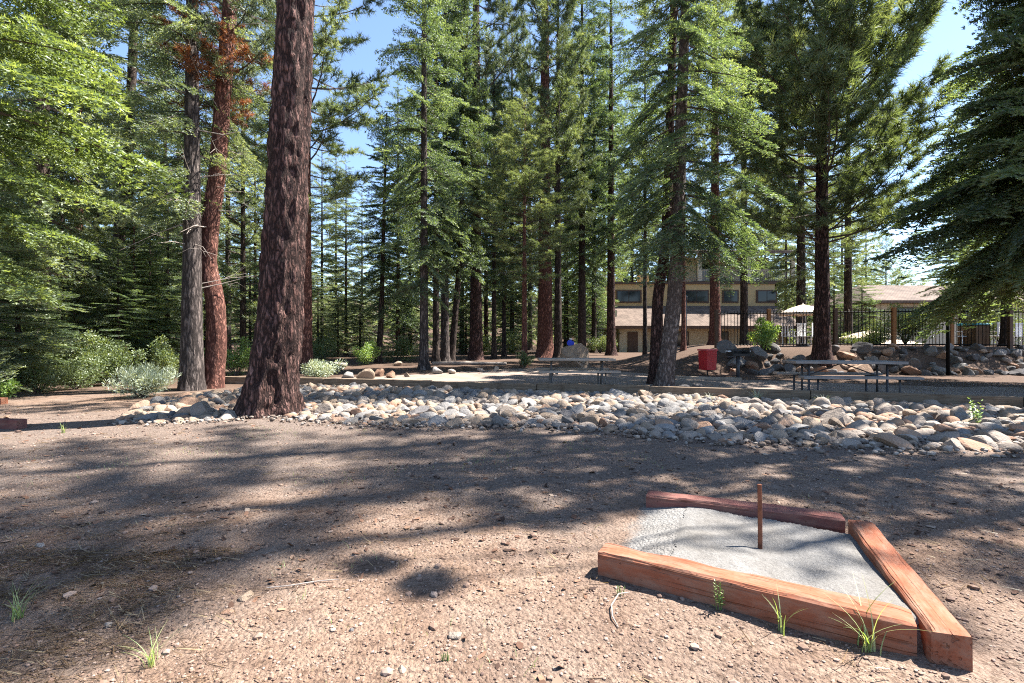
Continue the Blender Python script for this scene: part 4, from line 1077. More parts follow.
ordinal_labels(recs, 'rock', 'rocks of the cobble bed')

# larger stones between the lane and the trees, and the tan boulder behind the left table
def single_rock(px, py, w_px, colour, variant, label, name='rock', hscale=1.0, group=None, rot=0.0, sink=0.25, cat='rock', d=None):
    x, y, z = G(px, py) if d is None else at(px, d)
    s = w_px / 2 / F * y
    o = link(name, ROCKLIB[colour][variant], None, (x, y, z + s * 0.35 * hscale), (0.05, 0.08, rot), (s, s, s * hscale))
    tag(o, label, cat, group); return o
single_rock(573, 368, 34, 'tan', 4, 'big rounded tan boulder right behind the left picnic table', 'boulder', 1.55, cat='boulder')
for k, (px, py, wp, cn, lab) in enumerate([
    (366, 379, 20, 'tan', 'low tan rock at the left start of the lane'), (379, 376, 13, 'rust', 'upright orange rock on the far side of the lane, left of the middle clump'), (391, 378, 12, 'rust', 'small orange rock beside the upright orange one'),
    (349, 378, 14, 'grey', 'grey rock at the far left end of the lane'), (407, 377, 9, 'tan', 'tiny tan rock on the lane edge before the brownish fir trunk'), (436, 374, 14, 'grey', 'flat grey rock on the lane edge before the middle clump'),
    (451, 374, 10, 'pale', 'pale flat rock on the lane edge right of the flat grey one'), (480, 372, 8, 'pale', 'small pale rock on the lane edge below the black pine'), (496, 371, 9, 'pale', 'whitish rock on the far lane edge left of the small pine'),
    (684, 389, 12, 'dark', 'dark rock beside the flared roots of the banded fir'), (698, 390, 14, 'dark', 'second dark rock right of the banded fir roots'), (330, 371, 22, 'grey', 'grey rock in brush behind the massive pine'),
    (398, 366, 9, 'tan', 'tan rock under the short leaning fir')]):
    single_rock(px, py, wp, cn, k % 9, lab, hscale=1.1, rot=k * 1.3)

# boulders that hold up the bank under the fence
bank = []
rr2 = np.random.default_rng(21)
for i in range(260):
    px = 728 + 312 * rr2.random(); x0 = None
    d = 17.0 + 1.7 * rr2.random(); x = (px - 512) / F * d
    if x < 5.8: continue
    wide = 0.16 + 0.32 * rr2.random() ** 2
    if any(math.hypot(x - q[0], d - q[1]) < 0.50 * (wide + q[2]) for q in bank): continue
    if math.hypot(x - G(822, 360)[0], d - G(822, 360)[1]) < 0.5 + wide: continue
    bank.append((x, d, wide))
recs2 = []
BM = [(705, 'behind the red can'), (760, 'below the leafy shrub'), (800, 'left of the upswept pine'), (850, 'right of the upswept pine'), (905, 'below the cream building'), (950, 'by the black post'), (1005, 'near the right edge')]
for (x, d, wd) in bank:
    cn = ['grey', 'dark', 'dark', 'rust', 'dark', 'dark'][rr2.integers(6)]
    o = link('boulder', ROCKLIB[cn][rr2.integers(9)], None, (x, d, tz(x, d) + wd * 0.22), (rr2.normal() * .3, rr2.normal() * .3, rr2.random() * 6.28), (wd, wd, wd))
    zone = min(BM, key=lambda m: abs(m[0] - px_of(x, d)))[1]
    row = 'foot' if d < 17.6 else ('middle' if d < 18.2 else 'top')
    recs2.append((o, cn, row, zone, px_of(x, d), 'large' if wd > .28 else 'small'))
ordinal_labels(recs2, 'bank boulder', 'boulders of the bank below the fence')
for rc in recs2: rc[0]['category'] = 'boulder'

# ------------------------------------------------------------------ timber edging of the lane
curb_lab = ['weathered edging timber left of and behind the massive pine', 'edging timber just right of the massive pine', 'edging timber below the dark middle clump', 'edging timber in front of the left picnic table', 'edging timber below the banded fir and red can',
            'edging timber in front of the right picnic table', 'edging timber running out of the right edge by the bright weed']
for i in range(len(CURB) - 1):
    (x0, y0), (x1, y1) = CURB[i], CURB[i + 1]
    L = math.hypot(x1 - x0, y1 - y0) - 0.012; a = math.atan2(y1 - y0, x1 - x0); cxm, cym = (x0 + x1) / 2, (y0 + y1) / 2
    mb = MB(); mb.box((0, 0.075, -0.03), (L, 0.15, 0.25))
    o = mb.build('edging_timber', M['curbwood'], None, 0.012, (cxm, cym, tz(cxm, cym) + 0.10)); o.rotation_euler = (0, math.atan2(tz(x0, y0) - tz(x1, y1), L), a)
    tag(o, curb_lab[i], 'timber', 'timbers edging the lane')

# ------------------------------------------------------------------ horseshoe pit
def beam(name, mat, p0, p1, w, h, z0, z1, label, seed, bev=0.008):
    """a squared timber from p0 to p1 (foot of its near side), slightly worn and warped; z0/z1 are the heights of its top"""
    r = np.random.default_rng(seed)
    p0 = np.array(p0); p1 = np.array(p1); L = float(np.linalg.norm(p1 - p0)); a = math.atan2(p1[1] - p0[1], p1[0] - p0[0])
    import bmesh
    bm = bmesh.new()
    n = 40; c = 4  # rings along, points per side of the section
    sec = []
    b = 0.012
    for (ux, uz) in ((0, 0), (1, 0), (1, 1), (0, 1)):
        cx_, cz_ = ux * w, uz * h
        for (dx, dz) in {(0, 0): ((0, b), (b, 0)), (1, 0): ((-b, 0), (0, b)), (1, 1): ((0, -b), (-b, 0)), (0, 1): ((b, 0), (0, -b))}[(ux, uz)]: sec.append((cx_ + dx, cz_ + dz))
    rings = []
    for k in range(n + 1):
        s = k / n; xx = (s - .5) * L
        inset = 0.006 if k in (0, n) else 0
        ring = []
        for (yy, zz) in sec:
            jy = 0.008 * float(fbm(s * 9 + seed, yy * 30 + zz * 11, seed, 3)); jz = 0.009 * float(fbm(s * 7 + seed * 2, yy * 40 + zz * 9, seed + 5, 3))
            ring.append(bm.verts.new((xx, min(max(yy, inset), w - inset) + jy, (min(max(zz, inset), h - inset) - h) + jz)))
        rings.append(ring)
    m = len(sec)
    for k in range(n):
        for j in range(m): bm.faces.new((rings[k][j], rings[k][(j + 1) % m], rings[k + 1][(j + 1) % m], rings[k + 1][j]))
    bm.faces.new(rings[0]); bm.faces.new(rings[-1][::-1]); bmesh.ops.recalc_face_normals(bm, faces=bm.faces)
    me = bpy.data.meshes.new(name); bm.to_mesh(me); bm.free(); me.materials.append(mat)
    o = link(name, me, None, ((p0[0] + p1[0]) / 2, (p0[1] + p1[1]) / 2, (z0 + z1) / 2), (0, math.atan2(z0 - z1, L), a))
    tag(o, label, 'timber', 'timbers framing the horseshoe pit'); return o
beam('pit_timber', M['redwood'], (0.438, 2.462), (1.530, 1.812), 0.138, 0.17, 0.125, 0.13, 'orange brown front timber of the sand pit, nearest to the viewer', 1)
beam('pit_timber', M['redwood'], (1.672, 1.733), (2.160, 2.868), 0.132, 0.17, 0.130, 0.125, 'right hand timber of the sand pit, end grain facing the viewer', 2)
beam('pit_timber', M['redwood_dark'], (0.955, 3.425), (2.050, 2.950), 0.135, 0.16, 0.108, 0.108, 'maroon back timber of the sand pit, half sunk in the ground', 3)
mb = MB(); mb.tube([(0, 0, -0.1), (0.002, 0, 0.12), (0.0, 0.003, 0.395)], [0.0125, 0.012, 0.0115], 10)
o = mb.build('pit_stake', M['rust'], None, 0, (1.394, 2.70, 0.0)); tag(o, 'rusty iron stake standing upright in the sand pit', 'stake')
def sand_z(X, Y):
    u, v = pit_uv(X, Y)
    return terrain(X, Y) - 0.004 + 0.011 * smooth((u - 0.24) / 0.06) + 0.004 * fbm(X * 14, Y * 14, 33) * smooth((u - .25) / .1)
def sand_in(X, Y):
    u, v = pit_uv(X, Y)
    return (u > 0.26 + 0.05 * fbm(X * 5, Y * 5, 36)) & (u < 1.07) & (v > 0.03) & (v < 0.90)
sheet('sand', sand_in, 0.1, 2.6, 1.6, 3.9, 0.014, sand_z, M['sand'])
# end of a second pit at the left edge
x, y, z = G(-12, 428)
mb = MB(); mb.box((0, 0.07, 0.02), (1.3, 0.14, 0.16)); o = mb.build('pit_timber', M['redwood_dark'], None, 0.01, (x - 0.18, y, z + 0.02)); o.rotation_euler = (0, 0, -0.1)
tag(o, 'dark timber end poking into the left edge on the sunlit dirt', 'timber')
x, y, z = G(-25, 405)
mb = MB(); mb.box((0, 0.07, 0.03), (1.4, 0.14, 0.16)); o = mb.build('pit_timber', M['redwood'], None, 0.01, (x - 0.2, y, z + 0.02)); tag(o, 'reddish timber at the left edge beneath the shrubs', 'timber')

# ------------------------------------------------------------------ small plants
def weed(px, py, h, n, seed, label, leafy=False, name='weed', lean=0.5, wd=0.0035, mat='weed'):
    x, y, z = G(px, py); r = np.random.default_rng(seed)
    e = empty(name, (x, y, z)); tag(e, label, 'weed')
    if leafy:
        mb = MB(); V = []; T = []; ti = []
        for k in range(n):
            a = r.random() * 6.28; ln = h * (0.7 + 0.4 * r.random()); bx = r.normal() * 0.012
            pts = [(bx, 0, 0), (bx + math.cos(a) * ln * .06, math.sin(a) * ln * .06, ln * .5), (bx + math.cos(a) * ln * .16, math.sin(a) * ln * .16, ln)]
            mb.tube(pts, [0.0022, 0.0018, 0.001], 5)
            for q in range(9):
                s = 0.15 + 0.85 * q / 9; b = np.array(pts[0]) * (1 - s) + np.array(pts[2]) * s
                aa = r.random() * 6.28; L = h * 0.16 * (1.2 - 0.6 * s); d = np.array([math.cos(aa), math.sin(aa), 0.5]); sd = np.array([-math.sin(aa), math.cos(aa), 0]) * L * .22
                o_ = len(V); V += [b, b + d * L * .5 + sd, b + d * L, b + d * L * .5 - sd]; T.append((o_, o_ + 1, o_ + 2, o_ + 3)); ti.append(r.random())
        mb.build('stem', M[mat], e)
        link('foliage', mesh_from('foliage', np.array(V), np.array(T), [M[mat]], tint=np.array(ti)), e)
    else:
        V, T, ti = blades([(r.normal() * .012, r.normal() * .012, 0) for _ in range(n)], h, wd, lean, seed, 6)
        link('foliage', mesh_from('foliage', V, T, [M[mat]], tint=ti), e)
    return e
weed(719, 612, 0.13, 5, 1, 'small leafy weed against the front pit timber, left of the grass tufts', True)
weed(781, 634, 0.16, 9, 2, 'thin grass tuft in front of the middle of the front pit timber', lean=.5)
weed(868, 654, 0.24, 14, 3, 'tallest grass weed with arching seed heads near the front pit corner', lean=.9)
weed(619, 597, 0.05, 4, 4, 'tiny weed at the left foot of the front pit timber', True)
weed(976, 428, 0.42, 9, 5, 'bright yellow green weed growing between the pale cobbles at the right', True, mat='shrub_bright')
weed(757, 402, 0.26, 60, 6, 'silvery grass clump at the edging timber below the red can', mat='sage', wd=.006, lean=1.0)
weed(824, 408, 0.24, 60, 7, 'silvery grass clump at the edging timber below the right picnic table', mat='sage', wd=.006, lean=1.0)
weed(710, 401, 0.16, 40, 8, 'low pale grass clump left of the silvery clump below the red can', mat='sage', wd=.006, lean=1.0)
weed(152, 668, 0.12, 22, 9, 'green grass tuft in the needle litter near the lower left', lean=.8, wd=.002)
weed(18, 620, 0.14, 26, 10, 'green grass tuft in shade at the lower left edge', lean=.8, wd=.002)
weed(64, 433, 0.16, 16, 11, 'tiny grass tuft on the streaked dirt left of the cobbles', lean=.7)
weed(445, 664, 0.03, 7, 12, 'tiny green sprout at the bottom centre of the dirt', True)
mb = MB(); x, y, z = G(622, 628)
mb.tube([(0, -0.02, .006), (-.01, .05, .012), (.0, .12, .02), (.05, .20, .03), (.11, .23, .022)], [.002, .0035, .0035, .003, .002], 6)
tag(mb.build('twig', M['deadwood'], None, 0, (x - .02, y, z)), 'curved bleached twig lying before the left end of the front pit timber', 'twig')
mb = MB(); x, y, z = G(300, 590)
mb.tube([(-.16, 0, .006), (-.05, .015, .01), (.06, .06, .008), (.16, .075, .01)], [.0025, .003, .003, .002], 6)
tag(mb.build('twig', M['deadwood'], None, 0, (x, y, z)), 'thin twig lying on the sunlit dirt left of centre', 'twig')
for k, (px, py, r_, cn, lab) in enumerate([(228, 613, .028, 'rust', 'chunky reddish clod on the dirt at lower left'), (335, 612, .016, 'rust', 'small rusty stone on the dirt left of centre'), (108, 626, .022, 'pale', 'pale stone in the needle litter'),
    (352, 633, .014, 'dark', 'small dark stone on the lower dirt'), (918, 493, .035, 'rust', 'reddish clod on the dappled dirt right of the pit'), (402, 672, .022, 'tan', 'tan stone at the bottom edge of the dirt'), (455, 638, .03, 'pale', 'flat pale stone half buried in the dirt'),
    (248, 598, .05, 'tan', 'large flat tan stone level with the dirt at left'), (40, 547, .03, 'grey', 'bluish stone on the dirt at the left'), (860, 478, .02, 'grey', 'small grey stone on the shaded dirt behind the pit')]):
    x, y, z = G(px, py)
    tag(link('stone', ROCKLIB[cn][k % 9], None, (x, y, z + r_ * .15), (0, 0, k * 1.1), (r_, r_, r_ * .8)), lab, 'stone')

shrub('sagebrush', 'silvery grey sagebrush left of the grey barked fir', G(142, 397), 0.80, .62, 'sage', 5200, .085, 1, 26, .8, thin=.16)
shrub('shrub', 'yellowish green bush behind the silvery sagebrush', at(116, 13.2), 0.9, 1.15, 'shrub', 5000, .06, 2)
shrub('shrub', 'bright lime leafed plant at the far left edge of the dirt', G(6, 399), .32, .42, 'shrub_bright', 900, .06, 3)
shrub('shrub', 'low grey green brush at the left edge beside the lime plant', at(38, 11.2), .8, .75, 'shrub', 3800, .05, 4)
shrub('shrub', 'tangled brush below the thin knobbly trunk', at(76, 12.2), .8, .85, 'shrub', 3800, .05, 5)
shrub('shrub', 'tall dark brush between cedar and thin knobbly trunk', at(52, 14.0), 1.3, 2.0, 'shrub', 7000, .07, 6)
shrub('shrub', 'green sunlit bush seen through the gap right of the bent pine', at(236, 16.8), 1.0, 1.3, 'shrub_bright', 4200, .07, 7)
shrub('shrub', 'bright bush behind the right side of the massive pine', at(322, 24), 1.5, 1.5, 'shrub', 4200, .08, 8)
shrub('shrub', 'low grey brush right of the massive pine before the lane', at(318, 16.5), 1.1, .55, 'sage', 3600, .06, 9)
shrub('shrub', 'pale manzanita brush left of the brownish fir trunk', at(396, 26), 1.9, 1.2, 'shrub', 5200, .08, 10)
shrub('shrub', 'bright green sapling bush at the foot of the short leaning fir', at(366, 22.5), 1.1, 1.0, 'shrub_bright', 3600, .07, 11)
shrub('shrub', 'dark little bush at the foot of the small pine pole', at(524, 19.9), .5, .7, 'shrub', 1700, .06, 12)
shrub('shrub', 'leafy bright green shrub on the bank between grill and fence', at(762, 18.7), .72, 1.1, 'shrub_bright', 2600, .09, 13)
shrub('shrub', 'broad bush behind the fence in front of the cream building', at(905, 24), 1.7, 2.3, 'shrub', 6500, .09, 14)
shrub('shrub', 'green bush behind the fence left of the cream building', at(866, 26), 1.5, 2.6, 'shrub', 5600, .09, 15)
shrub('shrub', 'tall bush behind the fence near the right edge', at(1004, 25), 1.7, 2.8, 'shrub', 6500, .09, 16)
shrub('shrub', 'dark bush beside the left wall of the lodge', at(600, 38), 1.6, 1.6, 'shrub', 3000, .10, 17)
shrub('shrub', 'undergrowth behind the black pine and small pine', at(498, 36), 3.0, 1.8, 'shrub', 5000, .12, 18)
shrub('shrub', 'undergrowth left of the middle clump deep in the wood', at(345, 38), 3.2, 1.8, 'shrub', 5500, .12, 19)

# ------------------------------------------------------------------ picnic tables
def picnic_table(pos, rz, L, label, wood, metal):
    e = empty('picnic_table', pos, rz); tag(e, label, 'picnic table', 'picnic tables on the lane')
    mb = MB()
    for k in range(4): mb.box((0, -0.285 + k * 0.19, 0.74), (L, 0.18, 0.055))
    mb.build('tabletop', M[wood], e, 0.004)
    for s in (-1, 1):
        mb = MB()
        mb.box((0, s * 0.66, 0.445), (L + .06, 0.25, 0.05))
        mb.build('bench', M[wood], e, 0.004)
    for s in (-1, 1):
        x = s * (L / 2 - 0.32); mb = MB(); r = .026
        # U-shaped tube under the benches plus two uprights to the top
        mb.tube([(x, -0.62, .42), (x, -0.62, .06), (x, -0.56, .02), (x, -0.30, .02), (x, -.22, .06), (x, -.22, .72)], r, 8)
        mb.tube([(x + .055, 0.62, .42), (x + .055, 0.62, .06), (x + .055, 0.56, .02), (x + .055, 0.30, .02), (x + .055, .22, .06), (x + .055, .22, .72)], r, 8)
        mb.tube([(x + .1, -.74, .41), (x + .1, .74, .41)], r, 8); mb.tube([(x + .1, -.33, .705), (x + .1, .33, .705)], r, 8)
        mb.build('leg_frame', M[metal], e, smooth_shade=True)
    mb = MB(); mb.tube([(-(L / 2 - .3), 0, .41), (-.05, 0, .70)], .014, 6); mb.tube([((L / 2 - .3), 0, .41), (.05, 0, .70)], .014, 6); mb.build('brace', M[metal], e)
    return e
x, y, z = at(575.5, 12.9); picnic_table((x, y, z), 0.02, 2.0, 'picnic table with bleached top and pale steel legs before the tan boulder', 'tablewood', 'galv')
x, y, z = at(842, 10.55); picnic_table((x, y, z), -0.13, 2.2, 'grey picnic table with dark legs on the shaded lane below the upswept pine', 'tablegrey', 'steel_dark')

# ------------------------------------------------------------------ red can, grill, lane border
x, y, z = G(707.5, 375); s = y / F
e = empty('trash_can', (x, y, z), 0.35); e.scale = (.82, .82, .92); tag(e, 'bright red metal trash can on a thin post beside the lane', 'trash can')
mb = MB(); mb.tube([(0, 0, -.2), (0, 0, .25)], .035, 10); mb.build('post', M['iron'], e)
mb = MB(); b = .25; t_ = .27
vs = [(-b, -b, .2), (b, -b, .2), (b, b, .2), (-b, b, .2), (-t_, -t_, .93), (t_, -t_, .93), (t_, t_, .93), (-t_, t_, .93)]
mb.add(vs, [(3, 2, 1, 0), (4, 5, 6, 7), (0, 1, 5, 4), (1, 2, 6, 5), (2, 3, 7, 6), (3, 0, 4, 7)]); mb.build('bin_body', M['red'], e, .015)
mb = MB(); mb.box((0, 0, .965), (.60, .60, .06)); mb.build('lid', M['red_pale'], e, .015)
x, y, z = G(738, 378)
e = empty('barbecue_grill', (x, y, z), 0.1); tag(e, 'pedestal barbecue grill right of the red trash can', 'grill')
mb = MB(); mb.tube([(0, 0, -.2), (0, 0, .72)], .06, 10); mb.build('post', M['steel_dark'], e, smooth_shade=True)
mb = MB()
mb.box((0, 0, .73), (.56, .42, .02)); mb.box((0, .205, .84), (.56, .015, .2)); mb.box((-.28, 0, .83), (.015, .42, .18)); mb.box((.28, 0, .83), (.015, .42, .18)); mb.box((0, -.205, .77), (.56, .015, .07))
mb.build('firebox', M['iron'], e)
mb = MB()
for k in range(9): mb.tube([(-.24 + k * .06, -.19, .89), (-.24 + k * .06, .19, .89)], .007, 6)
mb.tube([(-.27, -.19, .89), (.27, -.19, .89)], .008, 6); mb.tube([(-.27, .19, .89), (.27, .19, .89)], .008, 6); mb.build('grate', M['steel_dark'], e)
for s in (-1, 1):
    mb = MB(); mb.tube([(s * .29, -.08, .88), (s * .37, -.08, .88), (s * .37, .08, .88), (s * .29, .08, .88)], .022, 8); mb.build('handle', M['white'], e)
x0, y0, z0 = G(676, 378.5); x1, y1, z1 = G(742, 381)
mb = MB(); L = math.hypot(x1 - x0, y1 - y0); mb.box((0, 0, 0), (L, .14, .12)); o = mb.build('edging_timber', M['tablewood'], None, .01, ((x0 + x1) / 2, (y0 + y1) / 2, (z0 + z1) / 2 + .03)); o.rotation_euler = (0, 0, math.atan2(y1 - y0, x1 - x0))
tag(o, 'short pale edging timber lying on the lane below the red can and grill', 'timber')
# log at left behind the massive pine
x, y, z = at(318, 21); mb = MB(); mb.tube([(-1.3, 0, .12), (0, .1, .13), (1.2, .05, .11)], [.13, .12, .1], 12); o = mb.build('fallen_log', M['deadwood'], None, 0, (x, y, z), True); tag(o, 'sunlit fallen log on the ground behind the massive pine', 'log')
x, y, z = at(466, 22.5); mb = MB(); mb.tube([(-1.6, 0, .08), (0, .3, .09), (1.9, .1, .07)], [.09, .08, .06], 10); o = mb.build('fallen_log', M['deadwood'], None, 0, (x, y, z), True); tag(o, 'thin fallen log lying before the tall black pine', 'log')
# blue bag on the boulder
bx, by, bz = G(573, 368); e = empty('backpack', (bx - .08, by - .02, bz + .98), .4); tag(e, 'small blue bag with lime flap resting on top of the tan boulder', 'bag')
def lump(name, mat, c, s, seed, parent):
    o = link(name, None, parent) if False else None
    me = rock_mesh(seed, mat, 2, 0.9, 0.3); return link(name, me, parent, c, (0, 0, seed), s)
lump('bag_body', M['blue'], (0, 0, .09), (.19, .15, .16), 201, e); lump('flap', M['lime'], (.17, -.02, .2), (.1, .08, .08), 202, e); lump('pocket', M['white'], (-.06, -.05, .24), (.07, .06, .06), 203, e)

# ------------------------------------------------------------------ fence on the bank
fp = [(8.6, 20.2), (10.7, 20.0), (13.2, 19.6), (15.15, 19.05), (17.3, 18.9), (19.4, 18.7), (21.6, 18.6)]
e = empty('metal_fence', (fp[0][0], fp[0][1], 0)); tag(e, 'black metal picket fence with brown posts along the top of the boulder bank', 'fence')
ox, oy = fp[0]
for i in range(len(fp) - 1):
    (x0, y0), (x1, y1) = fp[i], fp[i + 1]; L = math.hypot(x1 - x0, y1 - y0); a = math.atan2(y1 - y0, x1 - x0)
    z0, z1 = tz(x0, y0), tz(x1, y1); mb = MB()
    for zt in (.12, 1.42):
        mb.tube([(x0 - ox, y0 - oy, z0 + zt), (x1 - ox, y1 - oy, z1 + zt)], .026, 4)
    n = int(L / .125)
    for k in range(n):
        s = (k + .5) / n; xx, yy = x0 + (x1 - x0) * s - ox, y0 + (y1 - y0) * s - oy; zz = z0 + (z1 - z0) * s
        mb.tube([(xx, yy, zz + .05), (xx, yy, zz + 1.52)], .0135, 4)
    mb.build('picket_panel', M['black'], e)
for i, (x0, y0) in enumerate(fp):
    mb = MB(); mb.box((0, 0, .78), (.13, .13, 1.62)); mb.build('post', M['postwood'] if i in (1, 3, 4) else M['trim'], e, .008, (x0 - ox, y0 - oy, tz(x0, y0)))
x, y, z = at(948, 16.9); mb = MB(); mb.tube([(0, 0, -.2), (0, 0, 2.25)], .055, 10); e = empty('metal_post', (x, y, z)); mb.build('post', M['black'], e, smooth_shade=True)
mb = MB(); mb.tube([(0, 0, 2.25), (0, 0, 2.30), (0, 0, 2.36)], [.075, .075, .03], 10); mb.build('cap', M['steel_dark'], e); tag(e, 'tall black metal post standing before the bank at the right', 'post')
x, y, z = at(686, 24.6); e = empty('lamp_post', (x, y, z)); mb = MB(); mb.tube([(0, 0, -.2), (0, 0, 2.3)], .045, 8); mb.build('post', M['galv'], e, smooth_shade=True)
mb = MB(); mb.tube([(0, 0, 2.3), (0, 0, 2.34), (0, 0, 2.5), (0, 0, 2.56)], [.07, .1, .1, .04], 10); mb.build('lantern', M['steel_dark'], e); tag(e, 'slim grey lamp post before the lodge, right of the central pair', 'lamp post')

# ------------------------------------------------------------------ umbrellas and pool furniture
def umbrella(pos, R, H, rise, label):
    e = empty('patio_umbrella', pos); tag(e, label, 'umbrella', 'patio umbrellas behind the fence')
    mb = MB(); mb.tube([(0, 0, 0), (0, 0, H + rise + .06)], .025, 8); mb.build('pole', M['white'], e)
    mb = MB(); n = 8; vs = [(0, 0, H + rise)]; fs = []
    for ring, (q, zz) in enumerate(((.5, H + rise * .60), (1.0, H))):
        for k in range(n * 2):
            a = PI * k / n; sag = -0.03 * ring * (k % 2)
            rr_ = R * q * (1 if k % 2 == 0 else .955); vs.append((rr_ * math.cos(a), rr_ * math.sin(a), zz + sag))
    m_ = n * 2
    for k in range(m_):
        fs.append((0, 1 + k, 1 + (k + 1) % m_)); fs.append((1 + k, 1 + m_ + k, 1 + m_ + (k + 1) % m_, 1 + (k + 1) % m_))
    o_ = len(vs)
    for k in range(m_): vs.append((vs[1 + m_ + k][0], vs[1 + m_ + k][1], vs[1 + m_ + k][2] - .10))
    for k in range(m_): fs.append((1 + m_ + k, o_ + k, o_ + (k + 1) % m_, 1 + m_ + (k + 1) % m_))
    mb.add(vs, fs); mb.build('canopy', M['umb'], e)
    mb = MB(); mb.tube([(0, 0, 0), (0, 0, .05), (0, 0, .09)], [.26, .26, .05], 14); mb.build('base', M['steel_dark'], e)
x, y, z = at(803, 21.2); umbrella((x, y, z), .98, 1.2 + 29 / F * 21.2 - z, .36, 'tan patio umbrella left of the upswept pine, highest of the three')
x, y, z = at(871, 27.5); umbrella((x, y, z), 1.55, 1.2 + 4 / F * 27.5 - z, .42, 'tan patio umbrella behind the fence right of the upswept pine')
x, y, z = at(897, 29.5); umbrella((x, y, z), 1.35, 1.2 - 2.5 / F * 29.5 - z, .28, 'lowest patio umbrella, showing its top under the cream building')
def chair(pos, rz, label):
    e = empty('patio_chair', pos, rz); tag(e, label, 'chair', 'white chairs by the pool')
    mb = MB(); mb.box((0, 0, .42), (.5, .5, .04)); mb.build('seat', M['white'], e, .01)
    mb = MB()
    for k in range(5): mb.box((-.2 + k * .1, .25, .72), (.06, .025, .56))
    mb.box((0, .25, 1.0), (.5, .03, .06)); mb.build('backrest', M['white'], e)
    for sx in (-1, 1):
        for sy in (-1, 1):
            mb = MB(); mb.tube([(sx * .22, sy * .22, 0), (sx * .22, sy * .22, .42)], .02, 6); mb.build('leg', M['white'], e)
    for sx in (-1, 1):
        mb = MB(); mb.tube([(sx * .25, .24, .64), (sx * .25, -.22, .64), (sx * .25, -.22, .42)], .02, 6); mb.build('armrest', M['white'], e)
for k, (px, d, rz, lab) in enumerate([(788, 21.8, 2.6, 'white patio chair under the highest umbrella, left one'), (797, 22.3, 3.3, 'white patio chair under the highest umbrella, middle one'), (807, 21.9, 3.9, 'white patio chair under the highest umbrella, right one'),
                                 (998, 21.6, 3.0, 'white patio chair behind the fence at the right, left one'), (1012, 21.9, 3.4, 'white patio chair behind the fence at the right, right one'), (958, 21.5, .5, 'white patio chair between black post and blue lidded bin')]):
    x, y, z = at(px, d); chair((x, y, z), rz, lab)
x, y, z = at(974, 21.4); e = empty('storage_bin', (x, y, z), .2); tag(e, 'slatted brown and grey bin with a teal lid behind the fence', 'bin')
mb = MB(); mb.box((0, 0, .45), (.78, .7, .9)); mb.build('bin_body', M['wood_brown'], e, .01); mb = MB(); mb.box((0, 0, .95), (.9, .82, .09)); mb.build('lid', M['teal'], e, .03)

# ------------------------------------------------------------------ lodge
LX, LY = 9.4, 42.0
e = empty('lodge_building', (LX, LY, 0)); tag(e, 'tan lodge with shingled lower roof, ochre clerestory band and railed balcony', 'building')
def part(name, mat, boxes, parent=e, bevel=0, loc=None):
    mb = MB()
    for c, s_ in boxes: mb.box(c, s_)
    return mb.build(name, M[mat], parent, bevel, loc)
part('lower_wall', 'stucco', [((1.0, 3.5, 1.2), (2.0, 7.0, 3.2)), ((8.2, 3.9, 1.2), (12.38, 6.2, 3.2))])
part('side_wall', 'cream', [((-.6, 3.4, 1.9), (1.18, 5.0, 4.2))])
part('door', 'trim', [((1.15, -.03, .95), (.9, .06, 2.2))]); part('entry_wall', 'ochre', [((14.75, 3.9, 1.2), (.7, 6.0, 3.2))])
w_ = part('window', 'trim', [((5.6, .76, 1.35), (1.5, .06, 1.5))]); part('pane', 'glass', [((5.6, .72, 1.35), (1.3, .03, 1.3))], w_)
w_ = part('window', 'trim', [((9.0, .76, 1.35), (1.8, .06, 1.5))]); part('pane', 'glass', [((9.0, .72, 1.35), (1.6, .03, 1.3))], w_)
mb = MB()   # lower roof: a sloping slab from the eave up to the clerestory wall
x0, x1 = -.9, 15.6; ye, yr = -.9, 3.2; ze, zr = 2.55, 4.55
mb.add([(x0, ye, ze), (x1, ye, ze), (x1, yr, zr), (x0, yr, zr), (x0, ye, ze - .22), (x1, ye, ze - .22), (x1, yr, zr - .22), (x0, yr, zr - .22)], [(0, 1, 2, 3), (7, 6, 5, 4), (0, 4, 5, 1), (3, 2, 6, 7), (0, 3, 7, 4), (1, 5, 6, 2)])
mb.build('lower_roof', M['shingle'], e)
part('fascia', 'trim', [((7.35, -.94, 2.42), (16.5, .06, .26))])
part('upper_wall', 'ochre', [((7.3, 5.6, 5.3), (16.2, 4.6, 2.7))]); part('parapet', 'trim', [((7.3, 3.26, 6.72), (16.4, .16, .2))])
for (xc, wd) in ((1.6, 2.2), (8.0, 2.1), (11.2, 1.3), (14.6, 1.7)):
    w_ = part('window', 'trim', [((xc, 3.27, 5.45), (wd + .24, .1, 1.2))]); part('pane', 'glass', [((xc - wd / 4, 3.2, 5.45), (wd / 2 - .06, .04, .96)), ((xc + wd / 4, 3.2, 5.45), (wd / 2 - .06, .04, .96))], w_)
part('balcony_wall', 'cream', [((12.6, 8.1, 8.3), (9.4, .4, 3.2))]); part('balcony_floor', 'trim', [((12.6, 5.6, 6.86), (9.6, 4.5, .12))])
for xb in (8.4, 13.0, 17.2): part('beam', 'cream', [((xb, 3.55, 8.3), (.34, .3, 2.8))])
mb = MB()
for k in range(46): mb.box((8.5 + k * .19, 3.5, 7.45), (.05, .05, 1.0))
mb.box((12.8, 3.5, 7.97), (8.8, .09, .08)); mb.build('railing', M['cream'], e)
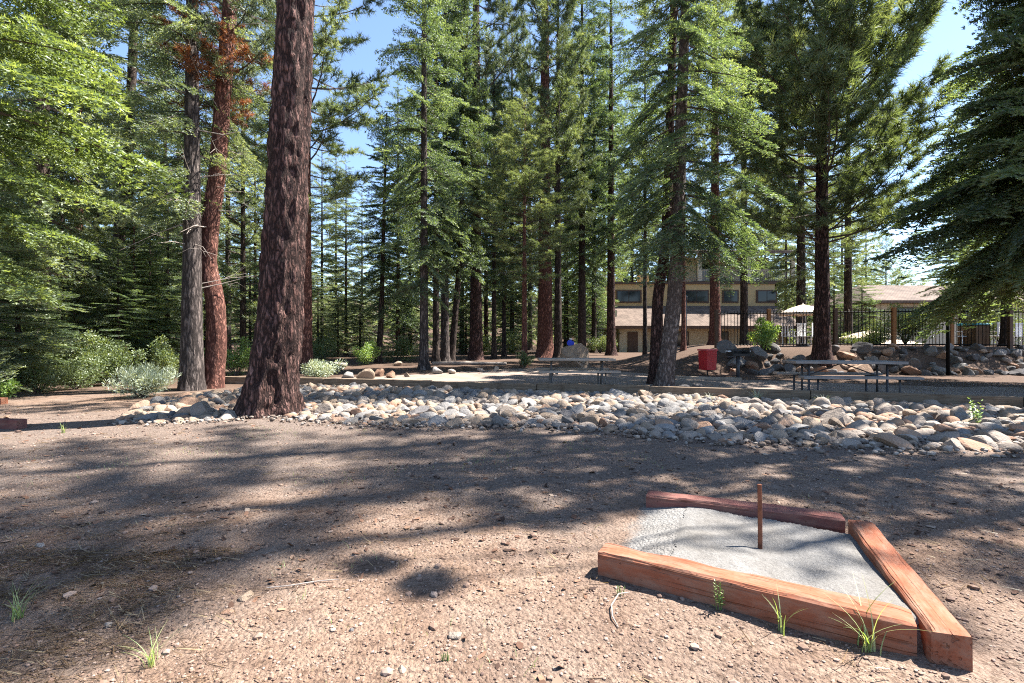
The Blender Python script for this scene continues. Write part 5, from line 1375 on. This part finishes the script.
for xb in (10.8, 15.2): part('balcony_window', 'glass', [((xb, 7.86, 8.2), (2.0, .06, 2.2))])
mb = MB(); mb.add([(7.6, 2.8, 9.7), (18, 2.8, 9.7), (18, 9.4, 11.0), (7.6, 9.4, 11.0), (7.6, 2.8, 9.45), (18, 2.8, 9.45), (18, 9.4, 10.75), (7.6, 9.4, 10.75)], [(0, 1, 2, 3), (7, 6, 5, 4), (0, 4, 5, 1), (3, 2, 6, 7), (0, 3, 7, 4), (1, 5, 6, 2)]); mb.build('upper_roof', M['shingle'], e)
part('chimney', 'ochre', [((3.2, 4.2, 7.1), (.9, .9, .9))])

BX, BY = 26.6, 35.0; bz = tz(BX + 3, BY)
e2 = empty('cream_building', (BX, BY, bz)); tag(e2, 'cream sided building with a brown hipped roof behind the fence at right', 'building')
ez = 4.15 - bz; W_ = 17.0
part('wall', 'cream', [((W_ / 2, 3.6, ez / 2 - .2), (W_, 7.0, ez + .4))], e2)
part('siding', 'cream', [((.4 + k * .8, .08, ez / 2 - .2), (.07, .06, ez + .3)) for k in range(21)], e2)
w_ = part('window', 'trim', [((2.2, .06, ez - 1.05), (1.7, .12, 1.2))], e2); part('pane', 'glass', [((2.2, -.02, ez - 1.05), (1.5, .04, 1.0))], w_)
w_ = part('window', 'trim', [((7.2, .06, ez - 1.05), (1.7, .12, 1.2))], e2); part('pane', 'glass', [((7.2, -.02, ez - 1.05), (1.5, .04, 1.0))], w_)
mb = MB(); o_ = .7; rh = 1.55
vs = [(-o_, -o_, ez), (W_ + o_, -o_, ez), (W_ + o_, 7.1 + o_, ez), (-o_, 7.1 + o_, ez), (1.2, 3.5, ez + rh), (W_ - 1.2, 3.5, ez + rh)]
vs += [(v[0], v[1], v[2] - .18) for v in vs[:4]]
mb.add(vs, [(0, 1, 5, 4), (1, 2, 5), (2, 3, 4, 5), (3, 0, 4), (0, 6, 7, 1), (1, 7, 8, 2), (2, 8, 9, 3), (3, 9, 6, 0), (9, 8, 7, 6)]); mb.build('roof', M['shingle'], e2)
